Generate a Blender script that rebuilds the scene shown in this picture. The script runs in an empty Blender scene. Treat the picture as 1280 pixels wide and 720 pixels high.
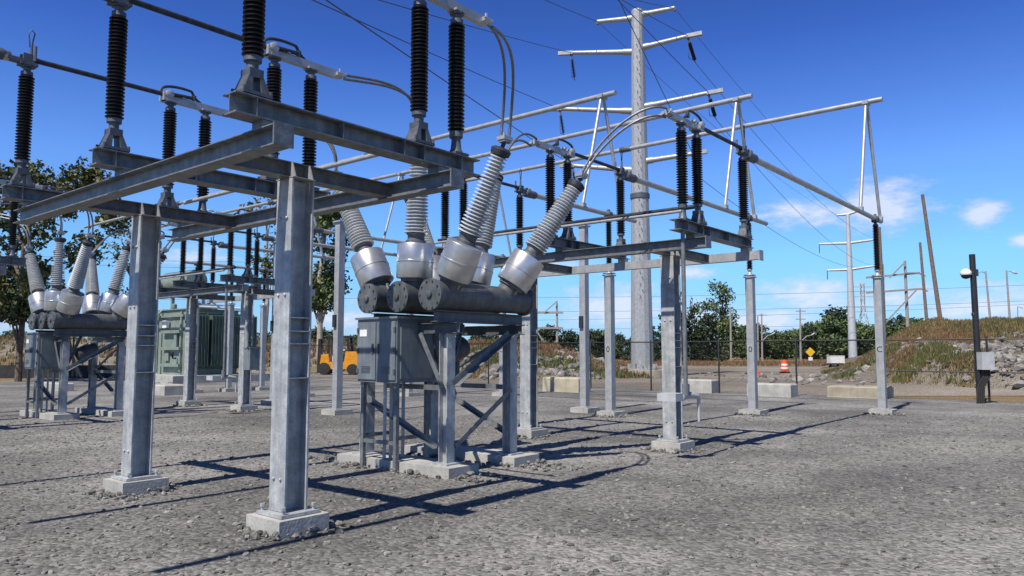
import bpy, math, random
import numpy as np
from mathutils import Vector, Matrix
R_ = math.radians
scene = bpy.context.scene
COL = scene.collection

# ------------------------------------------------------------------ camera
# World x runs along the bays (away to the right), y along the rows (away to the left).
YAW, PITCH, EYE = R_(39.7), math.atan(80 / 950), 1.7
cam_d = bpy.data.cameras.new('camera')
cam_d.sensor_width, cam_d.lens = 36.0, 36 * 950 / 1280
cam_d.clip_start, cam_d.clip_end = 0.1, 8000
cam = bpy.data.objects.new('camera', cam_d)
cam.location = (0, 0, EYE)
cam.rotation_euler = (math.pi / 2 + PITCH, 0, YAW - math.pi / 2)
COL.objects.link(cam)
scene.camera = cam
CA, SA = math.cos(YAW), math.sin(YAW)

# ------------------------------------------------------------------ light
SUN_EL = R_(54)
sx, sy = -0.995, -0.095
k = math.hypot(sx, sy)
SUN = Vector((sx / k * math.cos(SUN_EL), sy / k * math.cos(SUN_EL), math.sin(SUN_EL)))
sun_d = bpy.data.lights.new('sun', 'SUN')
sun_d.energy, sun_d.angle, sun_d.color = 5.0, R_(0.53), (1, 0.95, 0.865)
sun = bpy.data.objects.new('sun', sun_d)
sun.rotation_euler = SUN.to_track_quat('Z', 'Y').to_euler()
sun.location = (0, 0, 60)
COL.objects.link(sun)

def ang(px, py):
    """unit direction of a line of sight, used to place clouds in the sky"""
    r, u = (px - 640) / 950, (360 - py) / 950
    F = math.cos(PITCH) - u * math.sin(PITCH)
    z = u * math.cos(PITCH) + math.sin(PITCH)
    return Vector((F * CA + r * SA, F * SA - r * CA, z)).normalized()

world = bpy.data.worlds.new('World')
scene.world = world
world.use_nodes = True
nt = world.node_tree
nt.nodes.clear()
N = nt.nodes.new
L = nt.links.new
out = N('ShaderNodeOutputWorld'); bg = N('ShaderNodeBackground')
sky = N('ShaderNodeTexSky'); sky.sky_type = 'NISHITA'; sky.sun_disc = False
sky.sun_elevation = SUN_EL; sky.sun_rotation = math.atan2(SUN.x, SUN.y)
sky.altitude = 0; sky.air_density = 1.0; sky.dust_density = 0.0; sky.ozone_density = 1.0
hs = N('ShaderNodeHueSaturation'); hs.inputs['Saturation'].default_value = 1.0; hs.inputs['Value'].default_value = 1.0
L(sky.outputs[0], hs.inputs['Color'])
geo = N('ShaderNodeNewGeometry')
neg = N('ShaderNodeVectorMath'); neg.operation = 'SCALE'; neg.inputs['Scale'].default_value = -1.0
L(geo.outputs['Incoming'], neg.inputs[0])
sep = N('ShaderNodeSeparateXYZ'); L(neg.outputs[0], sep.inputs[0])
# deep blue sky tint by height; darkened overhead, out of view, to cut fill
tint = N('ShaderNodeValToRGB'); L(sep.outputs['Z'], tint.inputs['Fac'])
while len(tint.color_ramp.elements) < 5: tint.color_ramp.elements.new(.5)
for e_, (p_, c_) in zip(tint.color_ramp.elements, ((0.0, (.21, .37, .74)), (.12, (.34, .59, .86)), (.226, (.36, .57, .98)), (.375, (.18, .335, .775)), (.62, (.085, .155, .34)))):
    e_.position = p_; e_.color = (*c_, 1)
tsc = N('ShaderNodeVectorMath'); tsc.operation = 'SCALE'; tsc.inputs['Scale'].default_value = 2.0; L(tint.outputs['Color'], tsc.inputs[0])
tmul = N('ShaderNodeVectorMath'); tmul.operation = 'MULTIPLY'; L(hs.outputs['Color'], tmul.inputs[0]); L(tsc.outputs[0], tmul.inputs[1])
def M(op, a, b=None, clamp=False):
    n = N('ShaderNodeMath'); n.operation = op; n.use_clamp = clamp
    for i, v in enumerate((a, b)):
        if v is None: continue
        if isinstance(v, (int, float)): n.inputs[i].default_value = v
        else: L(v, n.inputs[i])
    return n.outputs[0]
stretch = N('ShaderNodeMapping'); stretch.inputs['Scale'].default_value = (1, 1, 2.6)
L(neg.outputs[0], stretch.inputs[0])
nz = N('ShaderNodeTexNoise'); nz.inputs['Scale'].default_value = 19; nz.inputs['Detail'].default_value = 10; nz.inputs['Roughness'].default_value = 0.64
L(stretch.outputs[0], nz.inputs['Vector'])
# cloud masses low in the sky: (centre px, centre py, half width in radians, flattening, strength)
total = None
for px, py, w, flat, amp in ((1000, 266, .085, 2.8, 1.0), (1100, 258, .09, 2.0, 1.05), (1228, 268, .036, 1.5, 1.0), (1280, 302, .03, 1.8, .8), (1010, 370, .11, 3.0, 1.0), (960, 398, .12, 3.6, .95),
                             (1230, 384, .12, 3.2, 1.0), (770, 385, .13, 2.6, 1.05), (700, 335, .09, 3.2, .75), (240, 318, .08, 2.2, .75), (870, 340, .05, 2.6, .85), (860, 395, .1, 3.0, .9),
                             (1110, 372, .1, 3.4, .85), (430, 400, .16, 3.6, .8), (1400, 300, .1, 2.5, .9), (60, 400, .15, 4, .7), (580, 400, .12, 3.6, .8), (1620, 330, .2, 3, .9), (-250, 330, .2, 3, .8)):
    d = ang(px, py)
    s = N('ShaderNodeVectorMath'); s.operation = 'SUBTRACT'; L(neg.outputs[0], s.inputs[0]); s.inputs[1].default_value = d
    m = N('ShaderNodeVectorMath'); m.operation = 'MULTIPLY'; L(s.outputs[0], m.inputs[0]); m.inputs[1].default_value = (1 / w, 1 / w, flat / w)
    ln = N('ShaderNodeVectorMath'); ln.operation = 'LENGTH'; L(m.outputs[0], ln.inputs[0])
    v = M('MULTIPLY', M('SUBTRACT', 1.0, ln.outputs['Value'], True), amp)
    total = v if total is None else M('MAXIMUM', total, v)
shape = M('ADD', total, M('MULTIPLY', M('SUBTRACT', nz.outputs['Fac'], 0.5), 1.9))
mask = M('MULTIPLY', M('MULTIPLY', M('SUBTRACT', shape, 0.26), 1.7, True), M('MULTIPLY', total, 6.0, True), True)
mask = M('MULTIPLY', mask, 0.78)
ccol = N('ShaderNodeMix'); ccol.data_type = 'RGBA'
ccol.inputs['A'].default_value = (6.0, 7.0, 9.6, 1); ccol.inputs['B'].default_value = (9.6, 9.9, 10.8, 1)
L(mask, ccol.inputs['Factor'])
mix = N('ShaderNodeMix'); mix.data_type = 'RGBA'
L(mask, mix.inputs['Factor']); L(tmul.outputs[0], mix.inputs['A']); L(ccol.outputs['Result'], mix.inputs['B'])
L(mix.outputs['Result'], bg.inputs['Color']); bg.inputs['Strength'].default_value = 0.074
L(bg.outputs[0], out.inputs['Surface'])

scene.render.engine = 'CYCLES'
scene.cycles.max_bounces = 6
scene.cycles.transparent_max_bounces = 12
scene.cycles.use_denoising = True
scene.view_settings.view_transform = 'Standard'
scene.view_settings.look = 'None'
scene.view_settings.exposure = 0.3
scene.view_settings.gamma = 1.0

# ------------------------------------------------------------------ where things stand
def FR(F, R, z=0.0):
    """a point F metres ahead of and R metres to the right of where the photographer stood"""
    return Vector((F * CA + R * SA, F * SA - R * CA, z))
def spot(px, py, F):
    """a point at distance F found from a survey sighting (px, py)"""
    d = ang(px, py); f = d.x * CA + d.y * SA
    return Vector((0, 0, EYE)) + d * (F / f)

# ------------------------------------------------------------------ materials
def principled(name):
    m = bpy.data.materials.new(name); m.use_nodes = True
    return m, m.node_tree, m.node_tree.nodes['Principled BSDF']
def mat(name, c1, c2=None, rough=0.6, metal=0.0, scale=4.0, bump=0.0, bscale=None, detail=6, lo=.35, hi=.65, spec=None, island=0.0, coat=0.0):
    m, t, b = principled(name)
    c2 = c2 or tuple(x * 0.75 for x in c1)
    tc = t.nodes.new('ShaderNodeTexCoord')
    n = t.nodes.new('ShaderNodeTexNoise'); n.inputs['Scale'].default_value = scale; n.inputs['Detail'].default_value = detail
    t.links.new(tc.outputs['Object'], n.inputs['Vector'])
    r = t.nodes.new('ShaderNodeValToRGB')
    r.color_ramp.elements[0].position, r.color_ramp.elements[1].position = lo, hi
    r.color_ramp.elements[0].color = (*c2, 1); r.color_ramp.elements[1].color = (*c1, 1)
    t.links.new(n.outputs['Fac'], r.inputs['Fac'])
    col = r.outputs['Color']
    if island:
        g = t.nodes.new('ShaderNodeNewGeometry'); h = t.nodes.new('ShaderNodeHueSaturation')
        mp = t.nodes.new('ShaderNodeMapRange'); mp.inputs['To Min'].default_value = 1 - island; mp.inputs['To Max'].default_value = 1 + island
        t.links.new(g.outputs['Random Per Island'], mp.inputs['Value']); t.links.new(mp.outputs['Result'], h.inputs['Value'])
        t.links.new(col, h.inputs['Color']); col = h.outputs['Color']
    t.links.new(col, b.inputs['Base Color'])
    b.inputs['Roughness'].default_value = rough; b.inputs['Metallic'].default_value = metal
    if spec is not None: b.inputs['Specular IOR Level'].default_value = spec
    if coat: b.inputs['Coat Weight'].default_value = coat
    if bump:
        n2 = t.nodes.new('ShaderNodeTexNoise'); n2.inputs['Scale'].default_value = bscale or scale * 3; n2.inputs['Detail'].default_value = 8
        t.links.new(tc.outputs['Object'], n2.inputs['Vector'])
        bp = t.nodes.new('ShaderNodeBump'); bp.inputs['Strength'].default_value = bump; bp.inputs['Distance'].default_value = 0.02
        t.links.new(n2.outputs['Fac'], bp.inputs['Height']); t.links.new(bp.outputs['Normal'], b.inputs['Normal'])
    return m
MT = {
    'galv': mat('galvanised_shaded', (.195, .205, .21), (.125, .132, .138), .5, .2, 9, .15, 30),  # same steel as the columns, with the beams' shade put into the colour
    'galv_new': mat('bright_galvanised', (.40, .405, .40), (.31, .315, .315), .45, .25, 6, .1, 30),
    'alu': mat('aluminium_tube', (.44, .44, .43), (.34, .345, .345), .4, .35, 5),
    'pot': mat('brushed_aluminium', (.62, .62, .61), (.48, .485, .485), .33, .75, 6, .05, 40),
    'brown': mat('brown_glaze', (.014, .011, .010), (.008, .007, .007), .42, 0, 8, spec=.25),
    'grey_porc': mat('grey_porcelain', (.56, .58, .59), (.46, .48, .49), .32, 0, 5, spec=.5),
    'dark_metal': mat('dark_cast_metal', (.06, .065, .075), (.03, .033, .04), .55, .5, 12),
    'cast': mat('cast_iron_grey', (.13, .14, .155), (.08, .085, .095), .55, .4, 12),
    'tank': mat('tank_grey_paint', (.12, .128, .135), (.075, .082, .088), .5, .15, 6, .1, 25),
    'cabinet': mat('grey_cabinet_paint', (.17, .195, .21), (.13, .15, .165), .5, 0, 3),
    'cable': mat('stranded_cable', (.19, .19, .195), (.12, .12, .125), .45, .5, 30),
    'wire': mat('conductor_wire', (.09, .10, .12), (.07, .08, .09), .6, .3, 3),
    'concrete': mat('concrete', (.42, .405, .365), (.31, .30, .275), .9, 0, 3, .4, 30),
    'pale_block': mat('yellowed_concrete', (.46, .40, .29), (.34, .30, .22), .9, 0, 2.5, .4, 25),
    'green': mat('green_grey_paint', (.23, .275, .23), (.17, .21, .175), .45, 0, 2, .05),
    'dgreen': mat('dark_green_paint', (.085, .125, .09), (.06, .09, .066), .45, 0, 2),
    'orange': mat('orange_machine_paint', (.80, .34, .015), (.68, .26, .012), .4, 0, 4),
    'black': mat('black_paint', (.02, .02, .022), (.012, .012, .013), .5, 0, 6),
    'rubber': mat('black_rubber', (.02, .02, .02), (.03, .028, .026), .85, 0, 8),
    'white': mat('white_paint', (.78, .78, .76), (.66, .66, .63), .45, 0, 5),
    'grey_box': mat('pale_grey_enclosure', (.45, .46, .46), (.36, .37, .37), .5, 0, 5),
    'wood': mat('weathered_pole_wood', (.20, .15, .115), (.11, .08, .06), .9, 0, 6, .3, 40),
    'palewood': mat('grey_pole_wood', (.34, .31, .28), (.22, .2, .18), .9, 0, 6, .3, 40),
    'far_steel': mat('far_pale_steel', (.50, .52, .53), (.42, .44, .45), .5, .2, 3),
    'bark': mat('bark', (.16, .12, .085), (.07, .05, .038), .95, 0, 5, .6, 18),
    'palebark': mat('pale_bark', (.42, .36, .27), (.26, .21, .16), .95, 0, 5, .6, 18),
    'leaf': mat('oak_leaf', (.095, .125, .030), (.038, .062, .016), .6, 0, .45, island=.45),
    'leaf_warm': mat('turning_leaf', (.13, .125, .03), (.035, .055, .014), .6, 0, .35, island=.5),
    'leaf_dark': mat('dark_evergreen_leaf', (.036, .056, .022), (.014, .026, .010), .65, 0, .4, island=.45),
    'leaf_mid': mat('mid_green_leaf', (.105, .15, .045), (.05, .082, .026), .65, 0, .25, island=.4),
    'barrel': mat('barrel_orange', (.75, .13, .03), (.62, .10, .025), .5, 0, 5),
    'sign_y': mat('sign_yellow', (.80, .48, .02), (.72, .42, .02), .4, 0, 3),
    'silt': mat('black_fabric', (.018, .018, .02), (.03, .03, .03), .9, 0, 3),
    'rock': mat('quarry_stone', (.29, .27, .245), (.14, .128, .115), .9, 0, 1.3, .6, 14, island=.35),
    'pebble': mat('crushed_stone', (.21, .20, .185), (.10, .096, .09), .9, 0, 40, island=.45),
    'tuft': mat('dry_grass_blade', (.185, .125, .05), (.085, .085, .026), .8, 0, .35, island=.4),
    'tuft_green': mat('green_weed_blade', (.075, .10, .028), (.12, .115, .035), .8, 0, .3, island=.4),
    'tuft_red': mat('rust_grass_blade', (.20, .105, .055), (.15, .10, .04), .8, 0, .35, island=.35),
}
def weather(m, run=.22, spangle=.10, rust=.0):
    """runs down the faces and zinc spangle, multiplied into a steel's own colour"""
    t = m.node_tree; b = t.nodes['Principled BSDF']; src = b.inputs['Base Color'].links[0].from_socket
    tc = t.nodes.new('ShaderNodeTexCoord'); mp = t.nodes.new('ShaderNodeMapping'); mp.inputs['Scale'].default_value = (16, 16, 1.3)
    t.links.new(tc.outputs['Object'], mp.inputs[0]); n = t.nodes.new('ShaderNodeTexNoise'); n.inputs['Scale'].default_value = 1.0; n.inputs['Detail'].default_value = 5
    t.links.new(mp.outputs[0], n.inputs['Vector'])
    r1 = t.nodes.new('ShaderNodeMapRange'); r1.inputs['From Min'].default_value = .3; r1.inputs['From Max'].default_value = .7; r1.inputs['To Min'].default_value = 1 - run; r1.inputs['To Max'].default_value = 1 + run * .7
    t.links.new(n.outputs['Fac'], r1.inputs['Value'])
    v = t.nodes.new('ShaderNodeTexVoronoi'); v.inputs['Scale'].default_value = 55; t.links.new(tc.outputs['Object'], v.inputs['Vector'])
    sp = t.nodes.new('ShaderNodeSeparateColor'); t.links.new(v.outputs['Color'], sp.inputs[0])
    r2 = t.nodes.new('ShaderNodeMapRange'); r2.inputs['To Min'].default_value = 1 - spangle; r2.inputs['To Max'].default_value = 1 + spangle; t.links.new(sp.outputs[0], r2.inputs['Value'])
    mu = t.nodes.new('ShaderNodeMath'); mu.operation = 'MULTIPLY'; t.links.new(r1.outputs[0], mu.inputs[0]); t.links.new(r2.outputs[0], mu.inputs[1])
    mx = t.nodes.new('ShaderNodeVectorMath'); mx.operation = 'SCALE'; t.links.new(src, mx.inputs[0]); t.links.new(mu.outputs[0], mx.inputs['Scale'])
    t.links.new(mx.outputs[0], b.inputs['Base Color'])
MT['galv_sunlit'] = mat('galvanised_sunlit', (.44, .45, .445), (.30, .31, .315), .5, .15, 7, .15, 30)  # lighter copy of the beam steel: sunlight on the columns put into the colour
for k_ in ('galv', 'galv_new', 'galv_sunlit', 'tank', 'cabinet', 'concrete', 'pale_block', 'green'): weather(MT[k_], .10 if k_ in ('concrete', 'pale_block') else .09 if k_ == 'galv_new' else .2, .09 if k_.startswith('galv') else .03)
def ramp_ground(name, cols, scale, rough=.95, extra=None, bump=.6):
    m, t, b = principled(name)
    tc = t.nodes.new('ShaderNodeTexCoord')
    n = t.nodes.new('ShaderNodeTexNoise'); n.inputs['Scale'].default_value = scale; n.inputs['Detail'].default_value = 10; n.inputs['Roughness'].default_value = .7
    t.links.new(tc.outputs['Object'], n.inputs['Vector'])
    r = t.nodes.new('ShaderNodeValToRGB')
    while len(r.color_ramp.elements) < len(cols): r.color_ramp.elements.new(.5)
    for e, (p, c) in zip(r.color_ramp.elements, cols): e.position = p; e.color = (*c, 1)
    t.links.new(n.outputs['Fac'], r.inputs['Fac'])
    big = t.nodes.new('ShaderNodeTexNoise'); big.inputs['Scale'].default_value = scale * .35; big.inputs['Detail'].default_value = 4; t.links.new(tc.outputs['Object'], big.inputs['Vector'])
    bm_ = t.nodes.new('ShaderNodeMapRange'); bm_.inputs['From Min'].default_value = .35; bm_.inputs['From Max'].default_value = .65; bm_.inputs['To Min'].default_value = .62; bm_.inputs['To Max'].default_value = 1.28
    t.links.new(big.outputs['Fac'], bm_.inputs['Value'])
    b.inputs['Roughness'].default_value = rough; b.inputs['Specular IOR Level'].default_value = .2
    n2 = t.nodes.new('ShaderNodeTexVoronoi'); n2.inputs['Scale'].default_value = 24
    t.links.new(tc.outputs['Object'], n2.inputs['Vector'])
    mixd = t.nodes.new('ShaderNodeMix'); mixd.data_type = 'RGBA'; mixd.blend_type = 'MULTIPLY'; mixd.inputs['Factor'].default_value = .8
    vs_ = t.nodes.new('ShaderNodeVectorMath'); vs_.operation = 'SCALE'; t.links.new(r.outputs['Color'], vs_.inputs[0]); t.links.new(bm_.outputs[0], vs_.inputs['Scale'])
    t.links.new(vs_.outputs[0], mixd.inputs['A'])
    bw = t.nodes.new('ShaderNodeMapRange'); bw.inputs['To Min'].default_value = .42; bw.inputs['To Max'].default_value = 1.5
    sp = t.nodes.new('ShaderNodeSeparateColor'); t.links.new(n2.outputs['Color'], sp.inputs[0]); t.links.new(sp.outputs[0], bw.inputs['Value'])
    t.links.new(bw.outputs['Result'], mixd.inputs['B'])
    t.links.new(mixd.outputs['Result'], b.inputs['Base Color'])
    bp = t.nodes.new('ShaderNodeBump'); bp.inputs['Strength'].default_value = bump; bp.inputs['Distance'].default_value = .03; bp.invert = True
    t.links.new(n2.outputs['Distance'], bp.inputs['Height']); t.links.new(bp.outputs['Normal'], b.inputs['Normal'])
    return m
MT['gravel'] = ramp_ground('yard_gravel', ((.30, (.12, .115, .108)), (.5, (.185, .177, .165)), (.72, (.245, .232, .212))), .6)
MT['field'] = ramp_ground('dry_field', ((.3, (.10, .10, .04)), (.5, (.24, .17, .08)), (.7, (.30, .17, .09))), .08)
MT['lot'] = ramp_ground('dirt_lot', ((.3, (.17, .145, .115)), (.5, (.24, .205, .165)), (.7, (.30, .265, .22))), .12)
MT['bank'] = ramp_ground('grassy_bank', ((.30, (.085, .085, .032)), (.43, (.17, .13, .065)), (.52, (.21, .19, .165)), (.60, (.15, .115, .065)), (.72, (.20, .115, .065))), .22, bump=1.0)

# ------------------------------------------------------------------ mesh building
class MB:
    def __init__(s): s.v = []; s.f = []
    def add(s, vs, fs):
        o = len(s.v); s.v += [tuple(v) for v in vs]; s.f += [tuple(i + o for i in f) for f in fs]; return s
    def box(s, c, d, rz=0.0):
        x, y, z = (a / 2 for a in d); c = Vector(c); m = Matrix.Rotation(rz, 3, 'Z')
        vs = [c + m @ Vector((i * x, j * y, q * z)) for i in (-1, 1) for j in (-1, 1) for q in (-1, 1)]
        return s.add(vs, [(0, 1, 3, 2), (4, 6, 7, 5), (0, 4, 5, 1), (2, 3, 7, 6), (0, 2, 6, 4), (1, 5, 7, 3)])
    def prism(s, prof, p0, p1, up=(0, 0, 1)):
        p0, p1, up = Vector(p0), Vector(p1), Vector(up); t = (p1 - p0).normalized()
        if abs(t.dot(up)) > .99: up = Vector((0, 1, 0))
        x = t.cross(up).normalized(); y = x.cross(t); n = len(prof)
        vs = [p + x * a + y * b for p in (p0, p1) for a, b in prof]
        fs = [(i, (i + 1) % n, n + (i + 1) % n, n + i) for i in range(n)]
        return s.add(vs, fs + [tuple(range(n))[::-1], tuple(range(n, 2 * n))])
    def bar(s, p0, p1, w, h, up=(0, 0, 1)):
        return s.prism([(-w / 2, -h / 2), (w / 2, -h / 2), (w / 2, h / 2), (-w / 2, h / 2)], p0, p1, up)
    def ibeam(s, p0, p1, w, h, tf=.018, tw=.014, up=(0, 0, 1)):
        a, b, c = w / 2, h / 2, tw / 2
        return s.prism([(-a, -b), (a, -b), (a, -b + tf), (c, -b + tf), (c, b - tf), (a, b - tf), (a, b), (-a, b), (-a, b - tf), (-c, b - tf), (-c, -b + tf), (-a, -b + tf)], p0, p1, up)
    def angle(s, p0, p1, w=.07, t=.009, up=(0, 0, 1)):
        return s.prism([(0, 0), (w, 0), (w, t), (t, t), (t, w), (0, w)], p0, p1, up)
    def tube(s, pts, r, n=10, caps=True):
        pts = [Vector(p) for p in pts]; rs = r if isinstance(r, (list, tuple)) else [r] * len(pts)
        t = (pts[1] - pts[0]).normalized(); x = t.orthogonal().normalized(); o = len(s.v)
        for i, p in enumerate(pts):
            a = pts[min(i + 1, len(pts) - 1)] - pts[max(i - 1, 0)]; t2 = a.normalized()
            x = (x - t2 * x.dot(t2)).normalized(); y = t2.cross(x)
            s.v += [tuple(p + (x * math.cos(q) + y * math.sin(q)) * rs[i]) for q in (2 * math.pi * j / n for j in range(n))]
        for i in range(len(pts) - 1):
            for j in range(n):
                a, b = o + i * n + j, o + i * n + (j + 1) % n
                s.f.append((a, b, b + n, a + n))
        if caps:
            s.f.append(tuple(o + j for j in range(n))[::-1]); q = o + (len(pts) - 1) * n; s.f.append(tuple(q + j for j in range(n)))
        return s
    def lathe(s, prof, p0=(0, 0, 0), ax=(0, 0, 1), n=16):
        p0, ax = Vector(p0), Vector(ax).normalized(); x = ax.orthogonal().normalized(); y = ax.cross(x); o = len(s.v)
        for r, z in prof:
            s.v += [tuple(p0 + ax * z + (x * math.cos(q) + y * math.sin(q)) * max(r, 1e-4)) for q in (2 * math.pi * j / n for j in range(n))]
        for i in range(len(prof) - 1):
            for j in range(n):
                a, b = o + i * n + j, o + i * n + (j + 1) % n
                s.f.append((a, b, b + n, a + n))
        s.f.append(tuple(o + j for j in range(n))[::-1]); q = o + (len(prof) - 1) * n; s.f.append(tuple(q + j for j in range(n)))
        return s
    def build(s, name, m, parent=None, smooth=True, sharp=38, loc=None):
        me = bpy.data.meshes.new(name); me.from_pydata(s.v, [], s.f); me.update()
        me.materials.append(MT[m] if isinstance(m, str) else m)
        if smooth:
            me.polygons.foreach_set('use_smooth', [True] * len(me.polygons)); me.set_sharp_from_angle(angle=R_(sharp))
        o = bpy.data.objects.new(name, me); COL.objects.link(o)
        if parent is not None: o.parent = parent
        if loc is not None: o.location = loc
        return o
def empty(name, loc=(0, 0, 0), rz=0.0):
    o = bpy.data.objects.new(name, None); COL.objects.link(o); o.location = loc; o.rotation_euler = (0, 0, rz); o.empty_display_size = .2
    return o
def tag(o, label, cat, group=None, kind=None):
    o['label'] = label; o['category'] = cat
    if group: o['group'] = group
    if kind: o['kind'] = kind
    return o
def structure(o): o['kind'] = 'structure'; return o
KIDS = {}
def copy_tree(o, parent=None):
    c = o.copy(); COL.objects.link(c)
    if parent is not None: c.parent = parent
    for ch in list(o.children): copy_tree(ch, c)
    return c

def sheds(z0, z1, n, rc, rs, taper=1.0):
    """profile of a porcelain stack: n sheds between z0 and z1"""
    p = (z1 - z0) / n; out_ = [(rc * 1.05, z0)]
    for i in range(n):
        t = 1 - (1 - taper) * (i / max(1, n - 1)); z = z0 + i * p
        out_ += [(rc * t, z + .18 * p), (rs * t, z + .36 * p), (rs * t, z + .50 * p), (rc * t, z + .86 * p)]
    return out_ + [(rc * taper, z1)]

# ================================================================== SETTING
g = MB().add([(-4000, -4000, -.02), (4000, -4000, -.02), (4000, 4000, -.02), (-4000, 4000, -.02)], [(0, 1, 2, 3)])
structure(g.build('ground', 'field', smooth=False))
g = MB(); g.add([(-40, -60, 0), (31, -60, 0), (31, 50, 0), (-40, 50, 0)], [(0, 1, 2, 3)])
structure(g.build('gravel_yard', 'gravel', smooth=False))
q = [FR(30, -30), FR(30, 60), FR(92, 60), FR(96, -5), FR(60, -30)]
g = MB().add([(p.x, p.y, -.008) for p in q], [(0, 1, 2, 3, 4)])
structure(g.build('dirt_lot', 'lot', smooth=False))

def sm(a, b, x):
    t = min(1, max(0, (x - a) / (b - a))); return t * t * (3 - 2 * t)
def lerp(xs, ys, x): return float(np.interp(x, xs, ys))
def vnoise(x, y, s, seed=0):
    def h(i, j):
        n = math.sin(i * 127.1 + j * 311.7 + seed * 74.7) * 43758.5453; return n - math.floor(n)
    x, y = x / s, y / s; i, j = math.floor(x), math.floor(y); u, v = x - i, y - j
    u, v = u * u * (3 - 2 * u), v * v * (3 - 2 * v)
    return (h(i, j) * (1 - u) + h(i + 1, j) * u) * (1 - v) + (h(i, j + 1) * (1 - u) + h(i + 1, j + 1) * u) * v
def bank_a(F, R):        # low spoil bank behind the breaker, running off to the far side of the yard
    top = lerp([-130, -60, -14, -6, 0, 3, 6.5, 10, 13], [4.0, 3.2, 2.5, 2.4, 2.35, 1.9, 1.0, .35, -.3], R)
    f0 = lerp([-130, -60, -16, -6, -2, 10], [90, 70, 64, 56, 43, 44], R)
    t = sm(f0, f0 + 14, F) * (1 - .55 * sm(f0 + 24, f0 + 44, F))
    return -.3 + (top + .3) * t + (vnoise(F, R, 3, 1) - .5) * .5 * t + (vnoise(F, R, .9, 2) - .5) * .28 * t
def bank_b(F, R):        # the higher hill by the camera mast
    f0 = lerp([15, 20, 23, 60], [52, 44, 31, 28], R)
    top = lerp([19.5, 21.2, 22.6, 24.2, 25.8, 27.9, 34, 44, 70], [-.4, .1, .75, 1.95, 2.95, 3.65, 3.75, 3.9, 4.3], R * 50 / max(F, 30))
    t = sm(f0, f0 + 24, F)
    t = .72 * t + .28 * sm(f0, f0 + 7, F)
    return -.3 + (top + .3) * t + ((vnoise(F, R, 2.5, 5) - .5) * .6 + (vnoise(F, R, .8, 6) - .5) * .35) * min(1, t * 2.5)
def hill(name, fn, Fs, Rs):
    m = MB(); nf, nr = len(Fs), len(Rs)
    vs = [FR(F, R, fn(F, R)) for F in Fs for R in Rs]
    m.add(vs, [(i * nr + j + 1, i * nr + j, (i + 1) * nr + j, (i + 1) * nr + j + 1) for i in range(nf - 1) for j in range(nr - 1)])
    return structure(m.build(name, 'bank', sharp=180))
hill('hill', bank_a, np.linspace(41, 135, 120), np.linspace(-130, 14, 170))
hill('hill', bank_b, np.linspace(27, 110, 120), np.linspace(13.5, 75, 110))

rng = np.random.default_rng(11)
def scatter_rocks(name, pts, s0, s1, material, label, cat, flat=.75):
    ph = (1 + 5 ** .5) / 2
    ico = np.array([(-1, ph, 0), (1, ph, 0), (-1, -ph, 0), (1, -ph, 0), (0, -1, ph), (0, 1, ph), (0, -1, -ph), (0, 1, -ph), (ph, 0, -1), (ph, 0, 1), (-ph, 0, -1), (-ph, 0, 1)]) / 1.9
    fs = np.array([(0, 11, 5), (0, 5, 1), (0, 1, 7), (0, 7, 10), (0, 10, 11), (1, 5, 9), (5, 11, 4), (11, 10, 2), (10, 7, 6), (7, 1, 8), (3, 9, 4), (3, 4, 2), (3, 2, 6), (3, 6, 8), (3, 8, 9), (4, 9, 5), (2, 4, 11), (6, 2, 10), (8, 6, 7), (9, 8, 1)])
    V, Fc = [], []
    for i, p in enumerate(pts):
        s = s0 + (s1 - s0) * rng.random() ** 2.2
        a = rng.normal(size=(3, 3)); qm, _ = np.linalg.qr(a)
        v = ico * (1 + rng.uniform(-.28, .28, (12, 1))) * rng.uniform(.6, 1.2, 3)
        v = v @ qm; v[:, 2] *= flat
        V.append(v * s + np.array(p) + [0, 0, s * .12]); Fc.append(fs + 12 * i)
    me = bpy.data.meshes.new(name); me.from_pydata(np.concatenate(V).tolist(), [], np.concatenate(Fc).tolist()); me.materials.append(MT[material])
    o = bpy.data.objects.new(name, me); COL.objects.link(o); return tag(o, label, cat, kind='stuff')
def grass(name, pts, h, material, label):
    V, Fc = [], []
    for p in pts:
        for b in range(7):
            a = rng.uniform(0, 6.28); r = rng.uniform(0, .22); hh = h * rng.uniform(.5, 1.25); w = .02 + .03 * rng.random(); ln = rng.uniform(.05, .35) * hh
            c = np.array(p) + [r * math.cos(a * 3), r * math.sin(a * 3), -.03]; d = np.array([-math.sin(a), math.cos(a), 0]) * w; t = np.array([math.cos(a) * ln, math.sin(a) * ln, hh])
            o = len(V); V += [c - d, c + d, c + t * .6 + d * .7, c + t * .6 - d * .7, c + t]; Fc += [(o, o + 1, o + 2, o + 3), (o + 3, o + 2, o + 4)]
    me = bpy.data.meshes.new(name); me.from_pydata([tuple(v) for v in V], [], Fc); me.materials.append(MT[material])
    o = bpy.data.objects.new(name, me); COL.objects.link(o); return tag(o, label, 'grass', kind='stuff')
def onto(fn, n, f0, f1, r0, r1, keep=None):
    ps = []
    while len(ps) < n:
        F, R = rng.uniform(f0, f1), rng.uniform(r0, r1)
        z = fn(F, R)
        if z > .02 and (keep is None or keep(F, R, z)): ps.append(tuple(FR(F, R, z)))
    return ps
scatter_rocks('rubble', onto(bank_b, 2600, 29, 50, 17, 40, lambda F, R, z: vnoise(F, R, 3.2, 9) + .5 * vnoise(F, R, 1.1, 19) + (R / F - .56) * 2.6 - max(0, z - 2.2) * .8 > .70), .05, .36, 'rock', 'grey broken quarry stone strewn down the face of the hill', 'rocks')
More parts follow.
